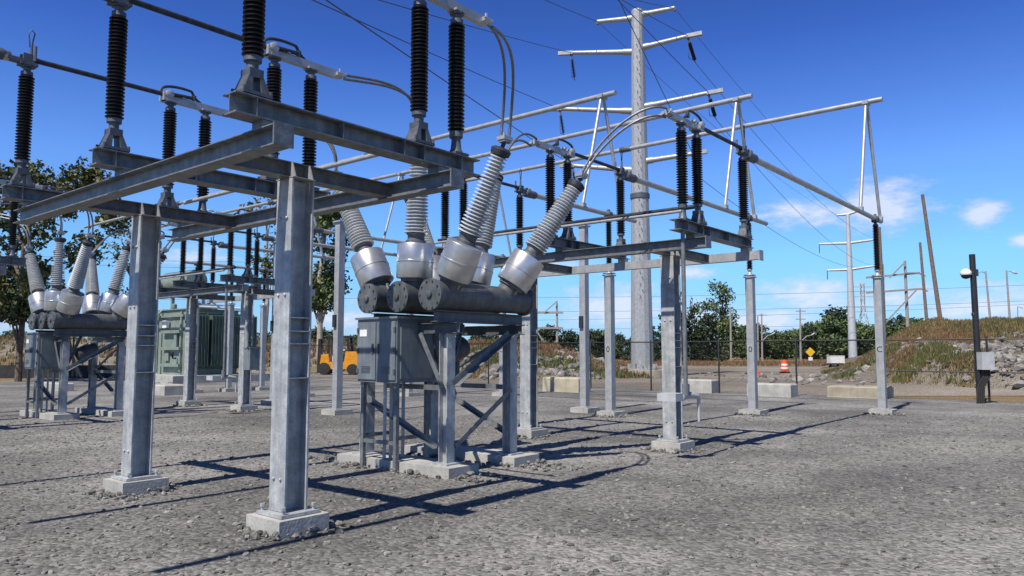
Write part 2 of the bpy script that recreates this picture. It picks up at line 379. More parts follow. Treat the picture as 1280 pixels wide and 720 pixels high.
scatter_rocks('rubble', onto(bank_a, 600, 43, 60, -4, 10, lambda F, R, z: vnoise(F, R, 3, 4) > .42 and z < 1.7), .08, .45, 'rock', 'grey broken stone along the foot of the low bank behind the fence', 'rocks')
ps = []
for i in range(120):
    F, R = rng.uniform(40, 60), rng.uniform(14, 24); ps.append(tuple(FR(F, R, max(0, bank_b(F, R)))))
scatter_rocks('rubble', ps, .06, .34, 'rock', 'low spill of grey rubble on the dirt lot before the far trees', 'rocks')
scatter_rocks('pebbles', [(x, y, 0) for x, y in ((lambda F, R: tuple(FR(F, R))[:2])(4.5 + 16 * rng.random() ** 1.7, rng.uniform(-1, 1) * 0.95 * 14) for _ in range(24000))], .010, .040, 'pebble', 'loose crushed grey stone covering the yard under the equipment', 'gravel', flat=.6)
grass('grass', onto(bank_b, 6500, 30, 62, 15, 44, lambda F, R, z: (vnoise(F, R, 3.2, 9) < .46 and R / F < .62) or z > 2.5), .28, 'tuft', 'dry tawny grass covering the top of the right-hand hill')
grass('grass', onto(bank_b, 900, 30, 50, 15, 30, lambda F, R, z: vnoise(F, R, 2.6, 31) > .70 and z < 2.0 and R / F < .6), .3, 'tuft_green', 'patches of green weeds low on the side of the hill')
grass('grass', onto(bank_b, 2400, 31, 52, 17, 40, lambda F, R, z: vnoise(F, R, 3.4, 41) > .55 and .8 < z < 3.0 and R / F < .63), .26, 'tuft_red', 'reddish brown grass patch across the middle of the hill')
grass('grass', onto(bank_a, 900, 44, 58, -5, 9, lambda F, R, z: vnoise(F, R, 2, 17) > .55), .34, 'tuft_green', 'green weeds among the stones of the low bank')
grass('grass', onto(bank_a, 3200, 46, 76, -40, 12, lambda F, R, z: z > 1.0 or vnoise(F, R, 3, 4) < .35), .42, 'tuft_red', 'rust coloured dry grass along the crest of the low bank')
grass('grass', onto(bank_a, 3600, 66, 104, -105, -8, lambda F, R, z: z > .3), .5, 'tuft', 'tawny dry grass over the long bank behind the transformer')
ps = []
for i in range(1600):
    F = rng.uniform(92, 125); ps.append(tuple(FR(F, rng.uniform(5, 62), 0)))
grass('grass', ps, .5, 'tuft_red', 'band of brown roadside grass in front of the far trees')

# ================================================================== STEEL STANDS
GROUP_STAND = 'steel switch stands'
def pier(m, x, y, w=.55): m.box((x, y, .05), (w, w, .22)); return m
def make_stand(ul, ur, uc, boxed):
    """frame of two columns under two long beams; local y = 0 is the front switch row"""
    root = empty('switch_stand', (uc, 5.62, 0))
    ul -= uc; ur -= uc
    for vy in (.78, 3.98):
        c = MB().ibeam((0, vy, .20), (0, vy, 3.385), .255, .255, .02, .016, up=(1, 0, 0))
        c.box((0, vy, .18), (.42, .42, .03))
        b = c
        for bx in (-1, 1):
            for by in (-1, 1): b.lathe([(.016, 0), (.016, .07), (.024, .07), (.024, .1)], (bx * .17, vy + by * .17, .16), n=6)
        for z in (.5, 3.0, 2.25):
            for sgn in (-1, 1): b.lathe([(.016, 0), (.016, .012), (.008, .018)], (-.1277, vy + sgn * .055, z), (-1, 0, 0), n=6)
        co = c.build('column', 'galv_sunlit', root, smooth=False)
        for z in (1.45, 1.78, 1.9, 2.03): MB().box((0, vy - .07, z), (.214, .116, .012)).build('stiffener', 'galv_sunlit', co, smooth=False)
        pier(MB(), 0, vy).build('footing', 'concrete', root, smooth=False)
    for vy in (.78, 3.98):
        x0, x1 = ul + .01, ur - .01
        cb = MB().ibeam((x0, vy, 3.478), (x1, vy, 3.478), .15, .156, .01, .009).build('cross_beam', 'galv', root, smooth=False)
        gp = MB()
        for xx in (-.1, .1):
            for sg in (-1, 1): gp.add([(xx + e_ * .007, vy + sg * y_, z_) for e_ in (-1, 1) for y_, z_ in ((.006, 3.412), (.142, 3.402), (.082, 3.553), (.006, 3.553))], [(0, 1, 2, 3), (7, 6, 5, 4), (0, 4, 5, 1), (1, 5, 6, 2), (2, 6, 7, 3), (3, 7, 4, 0)])
        gp.box((0, vy - .112, 3.396), (.26, .07, .010)).box((0, vy + .112, 3.396), (.26, .07, .010))
        gp.build('gusset', 'galv_new', cb, smooth=False)
    for x in (ul, ur):
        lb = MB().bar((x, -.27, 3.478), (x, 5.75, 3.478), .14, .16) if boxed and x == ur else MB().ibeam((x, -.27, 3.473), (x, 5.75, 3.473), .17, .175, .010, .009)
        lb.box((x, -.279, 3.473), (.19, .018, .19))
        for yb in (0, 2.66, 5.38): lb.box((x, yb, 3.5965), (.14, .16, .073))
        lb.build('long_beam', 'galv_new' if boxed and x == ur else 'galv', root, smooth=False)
    return root

def post_insulator(root, x, z0, z1, cast):
    """dark ribbed station post with its casting"""
    p = MB().lathe(sheds(z0 + .04, z1, 28, .060, .092), (x, 0, 0), n=20)
    ins = p.build('insulator', 'brown', root, sharp=60)
    c = MB()
    if cast == 'bracket':
        c.box((x, 0, .245), (.27, .2, .028)); c.box((x, 0, .425), (.13, .14, .075))
        for sg in (-1, 1): c.add([(x + sg * p_, q_, z_) for z_, a_, b_, w_ in ((.259, .122, .045, .085), (.40, .068, .030, .068)) for p_, q_ in ((a_, -w_), (a_, w_), (b_, w_), (b_, -w_))], [(0, 1, 5, 4), (1, 2, 6, 5), (2, 3, 7, 6), (3, 0, 4, 7), (4, 5, 6, 7), (3, 2, 1, 0)])
        for sg in (-1, 1):
            for sv in (-1, 1): c.lathe([(.014, 0), (.014, .035)], (x + sg * .125, sv * .085, .255), n=6)
        c.lathe([(.05, 0), (.05, z0 - .47), (.075, z0 - .465), (.075, z0 + .04 - .46)], (x, 0, .46), n=14)
    else:
        c.box((x, 0, .24), (.2, .2, .025)); c.lathe([(.085, 0), (.06, .05), (.05, z0 - .30), (.075, z0 - .28), (.075, z0 - .22)], (x, 0, .25), n=14)
    c.build('base_casting', 'cast', ins)
    MB().lathe([(.06, 0), (.072, .01), (.072, .055), (.045, .065), (.045, .11), (.08, .115), (.08, .135)], (x, 0, z1), n=14).build('cap', 'cast', ins)
    return ins

def make_switch():
    """vertical break disconnect switch; local z = 0 is the underside of its base beam, local -x the jaw end"""
    root = empty('disconnect_switch')
    bm = MB().ibeam((-1.48, 0, .134), (1.45, 0, .134), .20, .176, .012, .009)
    for x in (-1.28, -.4, .35, .62, 1.17):
        for s in (-1, 1): bm.box((x, s * .05, .134), (.009, .088, .150))
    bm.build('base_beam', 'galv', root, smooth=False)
    JZ = 1.69
    post_insulator(root, -1.28, .54, JZ, 'bracket'); post_insulator(root, .62, .54, JZ, 'bracket'); post_insulator(root, 1.17, .46, JZ, 'plain')
    h = MB().box((1.02, 0, JZ + .19), (1.06, .075, .10)).box((1.17, 0, JZ + .147), (.16, .15, .024)).box((.62, 0, JZ + .15), (.2, .17, .03))
    h.box((.55, 0, JZ + .2), (.14, .16, .12)).lathe([(.045, -.11), (.06, -.1), (.06, .1), (.045, .11)], (.56, 0, JZ + .24), (0, 1, 0), 12)
    h.lathe([(.03, -.08), (.03, .08)], (.78, 0, JZ + .255), (0, 1, 0), 10)
    hb = h.build('hinge_bar', 'alu', root)
    a = MB(); a.tube([(.48, .03, JZ + .28)] + [(.48 + .33 * (1 - math.cos(t)) , .03, JZ + .28 + .13 * math.sin(t) ** .7) for t in np.linspace(.25, 2.0, 9)] + [(1.02, .03, JZ + .30), (1.12, .03, JZ + .24)], .021, 8)
    a.lathe([(.035, 0), (.035, .07)], (.99, .03, JZ + .275), n=8)
    a.tube([(.58, -.06, JZ + .25), (.92, -.06, JZ + .27)], .028, 8)
    a.build('counterbalance_spring', 'dark_metal', hb)
    tp = MB().box((1.60, 0, JZ + .19), (.12, .16, .045))
    for s in (-1, 1):
        tp.lathe([(.03, 0), (.03, .12)], (1.57, s * .05, JZ + .2), (1, 0, 0), 8); tp.lathe([(.018, 0), (.018, .06)], (1.60, s * .05, JZ + .21), n=6)
    tp.build('terminal_pad', 'alu', root)
    bl = MB().tube([(.5, 0, JZ + .24), (-1.2, 0, JZ + .235)], .034, 12)
    bl.box((-1.26, 0, JZ + .235), (.22, .03, .07)).build('blade', 'dark_metal', root)
    j = MB().box((-1.28, 0, JZ + .148), (.2, .17, .03)).box((-1.28, .052, JZ + .22), (.14, .03, .13)).box((-1.28, -.052, JZ + .22), (.14, .03, .13))
    j.box((-1.42, 0, JZ + .185), (.2, .12, .05)).lathe([(.06, 0), (.06, .07), (.075, .08), (.075, .14), (.06, .15)], (-1.48, 0, JZ + .21), (-1, 0, 0), 12)
    for s in (-1, 1): j.lathe([(.02, 0), (.02, .2)], (-1.22, s * .075, JZ + .2), n=8)
    jw = j.build('jaw', 'cast', root)
    MB().tube([(-1.22, .07, JZ + .3), (-1.21, .07, JZ + .5), (-1.19, .07, JZ + .62), (-1.23, .07, JZ + .66), (-1.26, .07, JZ + .60), (-1.24, .07, JZ + .42)], .009, 6).build('arcing_horn', 'dark_metal', jw)
    return root

stand1 = make_stand(3.5, 5.55, 4.35, False); tag(stand1, 'galvanised steel stand closest to the camera, with two tall columns carrying three switches', 'steel stand', GROUP_STAND)
stand2 = make_stand(11.4, 13.6, 12.1, True); tag(stand2, 'galvanised steel stand just beyond the big dead-tank breaker with vertical handle pipe', 'steel stand', GROUP_STAND)
# operating pipe with its gearbox handle on the stand beyond the breaker, and the rods that gang the three phases
x = -1.13
op = MB().tube([(x, -.05, 3.63), (x, -.05, 1.1)], .034, 10)
op.lathe([(.06, 0), (.06, .18)], (x, -.05, 1.02), n=10).build('operating_pipe', 'galv', stand2)
op = MB().box((x - .17, .12, 1.0), (.30, .32, .12)).tube([(x - .05, .0, 1.0), (x + .12, -.06, 1.03), (x + .3, -.1, 1.0), (x + .34, -.1, .95), (x + .34, -.1, .6)], [.06, .05, .04, .03, .022], 10)
op.build('gear_handle', 'grey_box', stand2)
MB().tube([(-.98, -.2, 4.02), (-.98, 5.6, 4.02)], .036, 10).build('gang_rod', 'dark_metal', stand2)
MB().tube([(-1.25, -.1, 3.92), (-1.25, 5.6, 3.92)], .026, 10).build('gang_rod', 'galv_new', stand2)
MB().tube([(1.3, .4, 3.98), (1.3, 5.6, 3.98)], .028, 10).build('gang_rod', 'galv_new', stand1)
BAY = 13.7
stand3 = copy_tree(stand1); stand3.location.y += BAY; stand3['label'] = 'steel stand at the picture edge, before the small far-off breaker and autumn tree'
stand4 = copy_tree(stand2); stand4.location.y += BAY
mb_ = MB().box((-.05, .39, 1.5), (.3, .34, .62)).box((-.05, .39, 1.83), (.34, .38, .03)).build('motor_box', 'cabinet', stand4, smooth=False)
mb_ = MB().tube([(-.2, .45, 3.3), (-.2, .45, 1.8)], .03, 8).tube([(-.25, .3, 2.6), (-.32, .3, 2.4), (-.25, .3, 2.2), (-.25, .3, 1.85)], .035, 8).build('drive_pipe', 'galv_new', stand4)
stand4['label'] = 'farthest steel stand, rising in front of the green transformer'

sw = make_switch()
ROW = ('front', 'middle', 'rear'); PV = (0, 2.66, 5.38); ZB = 3.583
where = {0: 'nearest stand', 1: 'stand beyond the big breaker', 2: 'stand beside the autumn tree', 3: 'stand before the green transformer'}
first = True
for s, (cx, flip, oy) in enumerate(((4.65, 0, 0), (12.25, 1, 0), (4.65, 0, BAY), (12.25, 1, BAY))):
    for i in range(3):
        o = sw if first else copy_tree(sw); first = False
        o.location = (cx, 5.62 + PV[i] + oy, ZB); o.rotation_euler = (0, 0, math.pi if flip else 0)
        tag(o, 'switch with dark ribbed insulators, on %s beam of %s' % (ROW[i], where[s]), 'disconnect switch', 'three-post disconnect switches')

# ================================================================== CIRCUIT BREAKERS
TIPS = {}
def make_breaker():
    ox, oy = 8.55, 8.26
    root = empty('circuit_breaker', (ox, oy, 0))
    for i, dv in enumerate((-.67, 0, .67)):
        t = MB().lathe([(.20, 0), (.225, .005), (.225, .05), (.205, .052), (.20, .06), (.20, 2.04), (.225, 2.05), (.225, 2.10), (.19, 2.105)], (7.35 - ox, dv, 2.5), (1, 0, 0), 28)
        b = t
        for k_ in range(10):
            a = 2 * math.pi * k_ / 10; b.lathe([(.014, 0), (.014, .02)], (7.352 - ox, dv + .19 * math.cos(a), 2.5 + .19 * math.sin(a)), (-1, 0, 0), 6)
        b.lathe([(.05, 0), (.05, .03), (.02, .04)], (7.352 - ox, dv, 2.5), (-1, 0, 0), 10)
        tk = t.build('tank', 'tank', root)
        for end, u0, du in ((0, 7.68, (.06, 0, -.08)[i]), (1, 8.9, (.44, .24, .12)[i])):
            ax = Vector((du, (-.47, -.04, .50)[i], 1)).normalized(); p0 = Vector((u0 - ox, dv, 2.5))
            neck = MB().lathe([(.165, .05), (.165, .22), (.20, .23), (.20, .27)], p0, ax, 20)
            neck.build('turret', 'tank', tk)
            pr = [(.2, .27), (.262, .28), (.268, .292), (.268, .515), (.275, .52), (.275, .54), (.268, .545), (.268, .775), (.262, .787), (.15, .80)]
            bu = MB().lathe(sheds(.94, 2.10, 23, .105, .182, .70), p0, ax, 26).build('bushing', 'grey_porc', root, sharp=60)
            po = MB().lathe(pr, p0, ax, 36)
            po.build('current_transformer', 'pot', bu)
            MB().lathe([(.15, .795), (.15, .84), (.125, .86), (.125, .92), (.15, .94)], p0, ax, 20).build('collar', 'cast', bu)
            MB().lathe([(.09, 2.09), (.135, 2.11), (.145, 2.18), (.10, 2.21), (.03, 2.22), (.03, 2.34)], p0, ax, 18).build('top_cap', 'dark_metal', bu)
            tip = p0 + ax * 2.31
            MB().box(tip + Vector((0, 0, .0)), (.15, .12, .05)).lathe([(.02, 0), (.02, .1)], tip + Vector((.05, .03, .0)), n=6).lathe([(.02, 0), (.02, .1)], tip + Vector((-.05, -.03, .0)), n=6).build('terminal', 'alu', bu)
            TIPS[(i, end)] = tip + Vector((ox, oy, 0))
            for q in (-1, 1):
                a0 = p0 + ax * .1 + Vector((.0, q * .16, 0)); MB().bar(a0, p0 + ax * .27 + Vector((0, q * .2, 0)), .05, .02, (1, 0, 0)).build('lug', 'galv_new', tk, smooth=False)
    xs, ys = (7.72 - ox, 9.1 - ox), (-.66, 1.06)
    f = MB()
    for y in (-.66, .62): f.ibeam((7.45 - ox, y, 2.2), (9.4 - ox, y, 2.2), .14, .16, .012, .01)
    for x in xs: f.ibeam((x, -.9, 2.04), (x, 1.2, 2.04), .14, .15, .012, .01)
    f.build('top_rail', 'tank', root, smooth=False)
    for x in xs:
        for y in ys:
            lg = MB().ibeam((x, y, .16), (x, y, 1.962), .16, .16, .012, .01, up=(0, 1, 0)); lg.box((x, y, .15), (.32, .32, .025))
            lg.build('leg', 'galv_sunlit', root, smooth=False)
    for x in xs: MB().box((x, .2, .04), (.6, 2.4, .2)).build('footing', 'concrete', root, smooth=False)
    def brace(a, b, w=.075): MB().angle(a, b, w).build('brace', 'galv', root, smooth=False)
    x0, x1 = xs; y0, y1 = ys
    brace((x0 - .09, y0 + .05, 1.2), (x0 - .09, -.16, 1.95)); brace((x0 - .09, y1 - .05, 1.0), (x0 - .09, y0 + .1, .35))
    brace((x1 + .09, y1 - .05, 1.22), (x1 + .09, y0 + .08, 1.9)); brace((x1 + .09, y1 - .05, 1.1), (x1 + .09, y0 + .08, .4))
    brace((x0 + .05, y0 - .09, 1.22), (x1 - .1, y0 - .09, 1.95), .1); brace((x1 - .05, y0 - .1, 1.1), (x0 + .1, y0 - .1, .35))
    brace((x0 + .05, y0 + .09, 1.2), (x0 + .42, y0 + .12, 2.1), .06); brace((x0 + .1, y1 + .09, 1.22), (x1 - .1, y1 + .09, 1.9))
    brace((x0 + .1, y0 + .2, 1.15), (x0 + .1, y1 - .3, 1.15)); brace((x1, y0 + .05, 1.12), (x1, y1 - .05, 1.12))
    for y in (-.3, -.05, .2): brace((x0 + .55, y, 1.05), (x0 + .3 + y, y - .1, 2.1), .045)
    m = MB().lathe([(.15, 0), (.17, .01), (.17, .5), (.15, .52)], (8.25 - ox, .0, 1.62), (1, .0, .35), 20)
    m.lathe([(.05, 0), (.05, .5)], (8.6 - ox, .0, 1.2), (0, .0, 1), 10).build('drive_mechanism', 'tank', root)
    cx, cy = 7.675 - ox, 8.63 - oy
    cab = MB().box((cx, cy, 1.72), (.74, .88, .92)).box((cx, cy, 2.195), (.80, .94, .03))
    co = cab.build('control_cabinet', 'cabinet', root, smooth=False)
    for k_ in (-1, 1):
        dr = MB().box((cx - .38, cy + k_ * .215, 1.72), (.02, .41, .84)).build('cabinet_door', 'cabinet', co, smooth=False)
        MB().box((cx - .40, cy + k_ * .06, 1.75), (.025, .025, .14)).build('handle', 'cast', dr)
        for hz_ in (1.42, 1.72, 2.02): MB().box((cx - .393, cy + k_ * .405, hz_), (.02, .035, .07)).build('hinge', 'cast', dr)
        for lz_ in range(5): MB().box((cx - .392, cy + k_ * .22, 1.40 + lz_ * .022), (.008, .2, .009)).build('louvre', 'tank', dr)
    MB().box((cx - .394, cy + .28, 1.98), (.006, .16, .1)).build('nameplate', 'white', co)
    MB().box((cx, cy - .45, 1.72), (.62, .02, .8)).build('side_panel', 'cabinet', co, smooth=False)
    l2 = MB()
    for xx in (-.3, .3):
        for yy in (-.36, .36): l2.bar((cx + xx, cy + yy, 0.0), (cx + xx, cy + yy, 1.262), .06, .06)
    l2.bar((cx - .3, cy - .33, .4), (cx - .3, cy + .33, .4), .05, .05).bar((cx - .3, cy - .36, .47), (cx + .3, cy - .36, .47), .05, .05).bar((cx - .3, cy + .36, .47), (cx + .3, cy + .36, .47), .05, .05)
    l2.build('cabinet_stand', 'galv', co, smooth=False)
    for k_ in range(4): MB().tube([(cx - .2 + .12 * k_, cy, 1.27), (cx - .2 + .12 * k_, cy, .35), (cx - .19 + .12 * k_, cy + .02, -.02)], .026, 8).build('conduit', 'grey_box', co)
    return root
br1 = make_breaker(); tag(br1, 'large nearer dead-tank breaker with six grey bushings fanned above dark tanks', 'circuit breaker', 'dead-tank circuit breakers')
br2 = copy_tree(br1); br2.location.y += BAY; br2['label'] = 'smaller far-off dead-tank breaker with grey bushings before the autumn tree'

# flexible jumpers: two stranded cables from a switch terminal down to a bushing
def jumper(a, b, bulge, label):
    root = empty('flexible_jumper', a)
    a, b = Vector(a), Vector(b); d = (b - a); side = Vector((-d.y, d.x, 0)).normalized() * .065 + Vector((0, 0, .05))
    for s in (-1, 1):
        p0, p3 = Vector((0, 0, 0)) + side * s, d + side * s * .8
        sg = 1 if d.x > 0 else -1
        p1 = p0 + Vector((bulge[0] * sg, d.y * .2, bulge[1])); p2 = p3 + Vector((bulge[2] * sg, 0, bulge[3]))
        MB().tube([p0 * (1 - t) ** 3 + p1 * 3 * t * (1 - t) ** 2 + p2 * 3 * t * t * (1 - t) + p3 * t ** 3 for t in np.linspace(0, 1, 22)], .020, 8).build('conductor', 'cable', root)
    MB().box(d + Vector((0, 0, .03)), (.18, .14, .05)).build('clamp', 'alu', root)
    return tag(root, label, 'jumper cable', 'flexible jumper cables')
PH = ('front', 'middle', 'rear')
for bay, oy in ((0, 0), (1, BAY)):
    for i in range(3):
        for end in (0, 1):
            tx = 4.65 + 1.66 if end == 0 else 12.25 - 1.66
            a = (tx, 5.62 + PV[i] + oy, ZB + 1.69 + .19); t = TIPS[(i, end)] + Vector((0, oy, 0))
            bg_ = (.75, .10, .12, .95) if end == 0 else (.42, .12, -.42, .62)
            jumper(a, t, bg_, 'twin stranded cables from breaker to the %s switch on the %s' % (PH[i], where[2 * bay + end]))

# ================================================================== BUS WORK
BZ = 5.42
ENDX = (23.3, 21.55, 18.75)
POLEX = (22.7, 20.25, 17.35)
HIX = (22.25, 19.7, 17.1)
def make_bus_support():
    root = empty('bus_support')
    p = MB().bar((0, 0, .16), (0, 0, 3.74), .2, .2, (1, 0, 0)).box((0, 0, .15), (.4, .4, .03)).box((0, 0, 3.755), (.27, .27, .03)).box((0, 0, 3.81), (.25, .25, .025))
    p.build('post', 'galv_new', root, smooth=False)
    MB().box((0, 0, .04), (.6, .6, .2)).build('footing', 'concrete', root, smooth=False)
    ins = MB().lathe(sheds(3.98, 5.22, 28, .056, .086), n=16).build('insulator', 'brown', root, sharp=60)
    MB().lathe([(.08, 3.822), (.06, 3.86), (.045, 3.9), (.045, 3.93), (.07, 3.94), (.07, 3.985)], n=14).build('base_casting', 'galv_new', ins)
    MB().lathe([(.07, 5.215), (.07, 5.26), (.04, 5.27), (.04, 5.32)], n=12).box((0, 0, 5.345), (.2, .16, .05)).build('cap', 'dark_metal', ins)
    return root
LETTER = ('C', '0', '0')
def letter(ch, parent):
    c = bpy.data.curves.new('phase_letter', 'FONT'); c.body = ch; c.size = .22; c.align_x = 'CENTER'; c.extrude = .001
    o = bpy.data.objects.new('phase_letter', c); COL.objects.link(o)
    dg = bpy.context.evaluated_depsgraph_get(); me = bpy.data.meshes.new_from_object(o.evaluated_get(dg)); bpy.data.objects.remove(o)
    me.materials.clear(); me.materials.append(MT['black'])
    o = bpy.data.objects.new('phase_letter', me); COL.objects.link(o); o.parent = parent
    o.location = (-.1035, 0, 1.70); o.rotation_euler = (math.pi / 2, 0, -math.pi / 2)
    return o
sup = make_bus_support()
names = ('rightmost of the four pale posts', 'between the stand beyond the breaker and the rightmost post', 'pale post just left of the tall transmission pole')
far = ('front', 'middle', 'rear')
for bay, oy in ((0, 0), (1, BAY)):
    for i in range(3):
        y = 5.62 + PV[i] + oy
        o = sup if (bay, i) == (0, 0) else copy_tree(sup)
        o.location = (POLEX[i], y, 0)
        tag(o, ('pale square post with dark insulator, ' + (names[i] if bay == 0 else 'under the %s tube of the farther bay' % far[i])), 'bus support', 'square steel bus supports')
for bay, oy in ((0, 0), (1, BAY)):
    for i in range(3):
        o = [q for q in bpy.data.objects if q.name.startswith('bus_support') and abs(q.location.x - POLEX[i]) < .01 and abs(q.location.y - (5.62 + PV[i] + oy)) < .01][0]
        letter(LETTER[i], o)
        y = 5.62 + PV[i] + oy
        root = empty('bus_tube', (13.7, y, BZ))
        tb = MB().tube([(0, 0, 0), (ENDX[i] - 13.7, 0, 0)], .062, 14).build('tube', 'alu', root)
        for xx in (.12, POLEX[i] - 13.7):
            cl = MB().lathe([(.085, -.09), (.095, -.08), (.095, .08), (.085, .09)], (xx, 0, 0), (1, 0, 0), 14); cl.box((xx, 0, .1), (.09, .05, .06))
            if xx == .12: cl.lathe([(.09, 0), (.09, .2)], (0.2, 0, 0), (1, 0, 0), 12)
            cl.build('clamp', 'cast', root)
        tag(root, 'horizontal aluminium tube running from the %s switch beyond the %s breaker to its post' % (far[i], ('big', 'small far')[bay]), 'bus tube', 'low bus tubes')
        root = empty('bus_tube', (3.15, y, BZ + .05))
        MB().tube([(0, 0, 0), (-4.2, 0, 0)], .06, 14).build('tube', 'alu', root)
        tag(root, 'aluminium tube leaving the jaw of the %s switch on the %s' % (far[i], where[2 * bay]), 'bus tube', 'low bus tubes')
for n_, x_ in enumerate((16.0, 17.6, 19.2)):
    o = copy_tree(sup); o.location = (x_, 30.5, 0)
    for ch in list(o.children):
        if ch.name.startswith('phase_letter'): bpy.data.objects.remove(ch)
    tag(o, ('leftmost', 'middle', 'rightmost')[n_] + ' of three pale square posts with dark insulators before the green transformer', 'bus support', 'square steel bus supports')
root = empty('bus_tube', (15.4, 30.5, BZ))
MB().tube([(0, 0, 0), (4.6, 0, 0)], .06, 12).build('tube', 'alu', root)
for x_ in (.6, 2.2, 3.8): MB().lathe([(.08, -.08), (.09, -.07), (.09, .07), (.08, .08)], (x_, 0, 0), (1, 0, 0), 12).build('clamp', 'cast', root)
tag(root, 'short aluminium tube across the three posts before the green transformer', 'bus tube', 'low bus tubes')
HZ = 8.65
for i in range(3):
    root = empty('high_bus_tube', (HIX[i], 5.2 + PV[i], HZ))
    MB().tube([(0, 0, 0), (0, 40 - PV[i], 0)], .072, 14).build('tube', 'alu', root)
    cl = MB(); cl.lathe([(.092, -.2), (.1, -.18), (.1, .18), (.092, .2)], (0, 8.2 + i, 0), (0, 1, 0), 14)
    cl.lathe([(.092, -.2), (.1, -.18), (.1, .18), (.092, .2)], (0, 22 + i, 0), (0, 1, 0), 14).build('coupler', 'cast', root)
    for bay in (0, 1):
        yy = .42 + bay * BAY
        top = Vector((0, yy, -.06))
        for s in (-1, 1):
            st = MB().tube([top + Vector((s * .06, 0, 0)), Vector((s * .97, yy, BZ - HZ + .1))], .045, 10)
            st.box((s * .975, yy, BZ - HZ + .075), (.14, .13, .1)); st.build('strut', 'alu', root)
        MB().box((0, yy, -.03), (.3, .15, .1)).build('saddle', 'alu', root)
    tag(root, ('highest-reaching aluminium tube whose end passes over the rightmost post', 'overhead aluminium tube ending between the other two overhead tubes', 'overhead aluminium tube ending left of the tall transmission pole')[i], 'bus tube', 'high bus tubes on slanting struts')
root = empty('steel_post', (18.05, 12.3, 0))
MB().bar((0, 0, .16), (0, 0, 5.3), .2, .2, (1, 0, 0)).box((0, 0, .15), (.4, .4, .03)).box((0, 0, 5.32), (.3, .3, .04)).build('post', 'galv_new', root, smooth=False)
MB().box((0, 0, .04), (.6, .6, .2)).build('footing', 'concrete', root, smooth=False)
MB().box((-.13, .02, 2.55), (.06, .12, .34)).build('junction_box', 'dark_metal', root)
p2 = copy_tree(root); p2.location = (13.1, 17.1, 0); tag(p2, 'pale square steel post rising between the near column and the leaning grey bushing', 'steel post')
p3 = copy_tree(root); p3.location = (14.25, 21.9, 0); tag(p3, 'pale square steel post standing close behind the farthest steel stand', 'steel post')
tag(root, 'tallest pale square steel post, beside the post just left of the tall transmission pole', 'steel post')

# ================================================================== TRANSFORMER
root = empty('transformer', (20.5, 40.9, 0))
W, D = 4.9, 4.1
tk = MB().box((2.3, 2.25, 2.25), (3.2, D - .7, 3.7)).box((2.3, 2.1, 4.13), (3.4, D - .7, .06))
for z in (.95, 1.9, 2.85): tk.box((.58, 1.9, z), (.26, 2.2, .17))
tk.box((.64, 2.3, 3.75), (.16, 3.3, .12)).box((.64, .9, 2.3), (.14, .14, 3.4)).box((2.3, .58, 3.4), (3.2, .2, .14))
tko = tk.build('tank', 'green', root, smooth=False)
MB().box((.62, 2.5, 1.45), (.06, .5, .5)).build('hatch', 'green', tko, smooth=False)
MB().box((.57, 1.4, 2.4), (.08, .3, .9)).build('valve_box', 'green', tko, smooth=False)
MB().tube([(.42, 3.3, .5), (.42, 3.3, 3.9), (.7, 3.3, 4.2)], .075, 10).build('pipe', 'green', tko)
MB().tube([(.40, 1.0, 1.35), (.40, 1.35, 1.35), (.40, 1.35, 1.7)], .05, 8).lathe([(.11, 0), (.11, .05)], (.34, 1.35, 1.55), (-1, 0, 0), 12).build('valve', 'black', tko)
MB().box((.52, 2.55, 3.3), (.18, .5, .42)).build('gauge_box', 'white', tko, smooth=False)
MB().box((1.3, .55, 4.32), (.35, .35, .32)).lathe([(.12, 0), (.16, .05), (.16, .3), (.05, .36)], (1.0, 2.6, 4.16), n=12).build('relief_valve', 'green', tko)
for i in range(4):
    r = MB()
    for k_ in range(9): r.box((.85 + i * 1.0 + k_ * .095, .15, 2.35), (.05, .9 - .05 * (k_ % 2), 2.9))
    r.tube([(.8 + i * 1.0, .25, 3.85), (1.72 + i * 1.0, .25, 3.85)], .09, 10).tube([(.8 + i * 1.0, .25, .85), (1.72 + i * 1.0, .25, .85)], .09, 10)
    r.build('radiator', 'dgreen', root, smooth=False)
r = MB()
for k_ in range(8): r.box((1.0 + .1 * k_, 4.1, 2.0), (.022, .8, 2.6))
r.build('radiator', 'dgreen', root, smooth=False)
cn = MB().lathe([(.3, 0), (.62, .03), (.62, 3.4), (.3, 3.43)], (1.1, .2, 5.75), (0, 1, 0), 24)
for y in (1.0, 3.0): cn.box((1.1, y, 4.65), (.16, .16, 1.0))
cn.build('conservator', 'green', root)
for i in range(3):
    b = MB().lathe(sheds(.3, 1.45, 14, .08, .14, .8), (2.0 + .6 * i, 1.1 + .5 * i, 4.15), (-.1, -.12, 1), 14).build('bushing', 'grey_porc', root, sharp=60)
    MB().lathe([(.2, 0), (.2, .24), (.12, .3)], (2.0 + .6 * i, 1.1 + .5 * i, 4.15), (-.1, -.12, 1), 14).build('turret', 'green', b)
MB().box((2.4, .6, 4.35), (2.4, .25, .2)).tube([(1.0, .1, 4.25), (3.8, .1, 4.25)], .07, 8).build('top_pipe', 'white', root)
MB().box((2.4, 2.0, .2), (6.0, 5.6, .42)).build('plinth', 'concrete', root, smooth=False)
tag(root, 'big pale green power transformer with dark radiator banks on a concrete plinth', 'transformer')

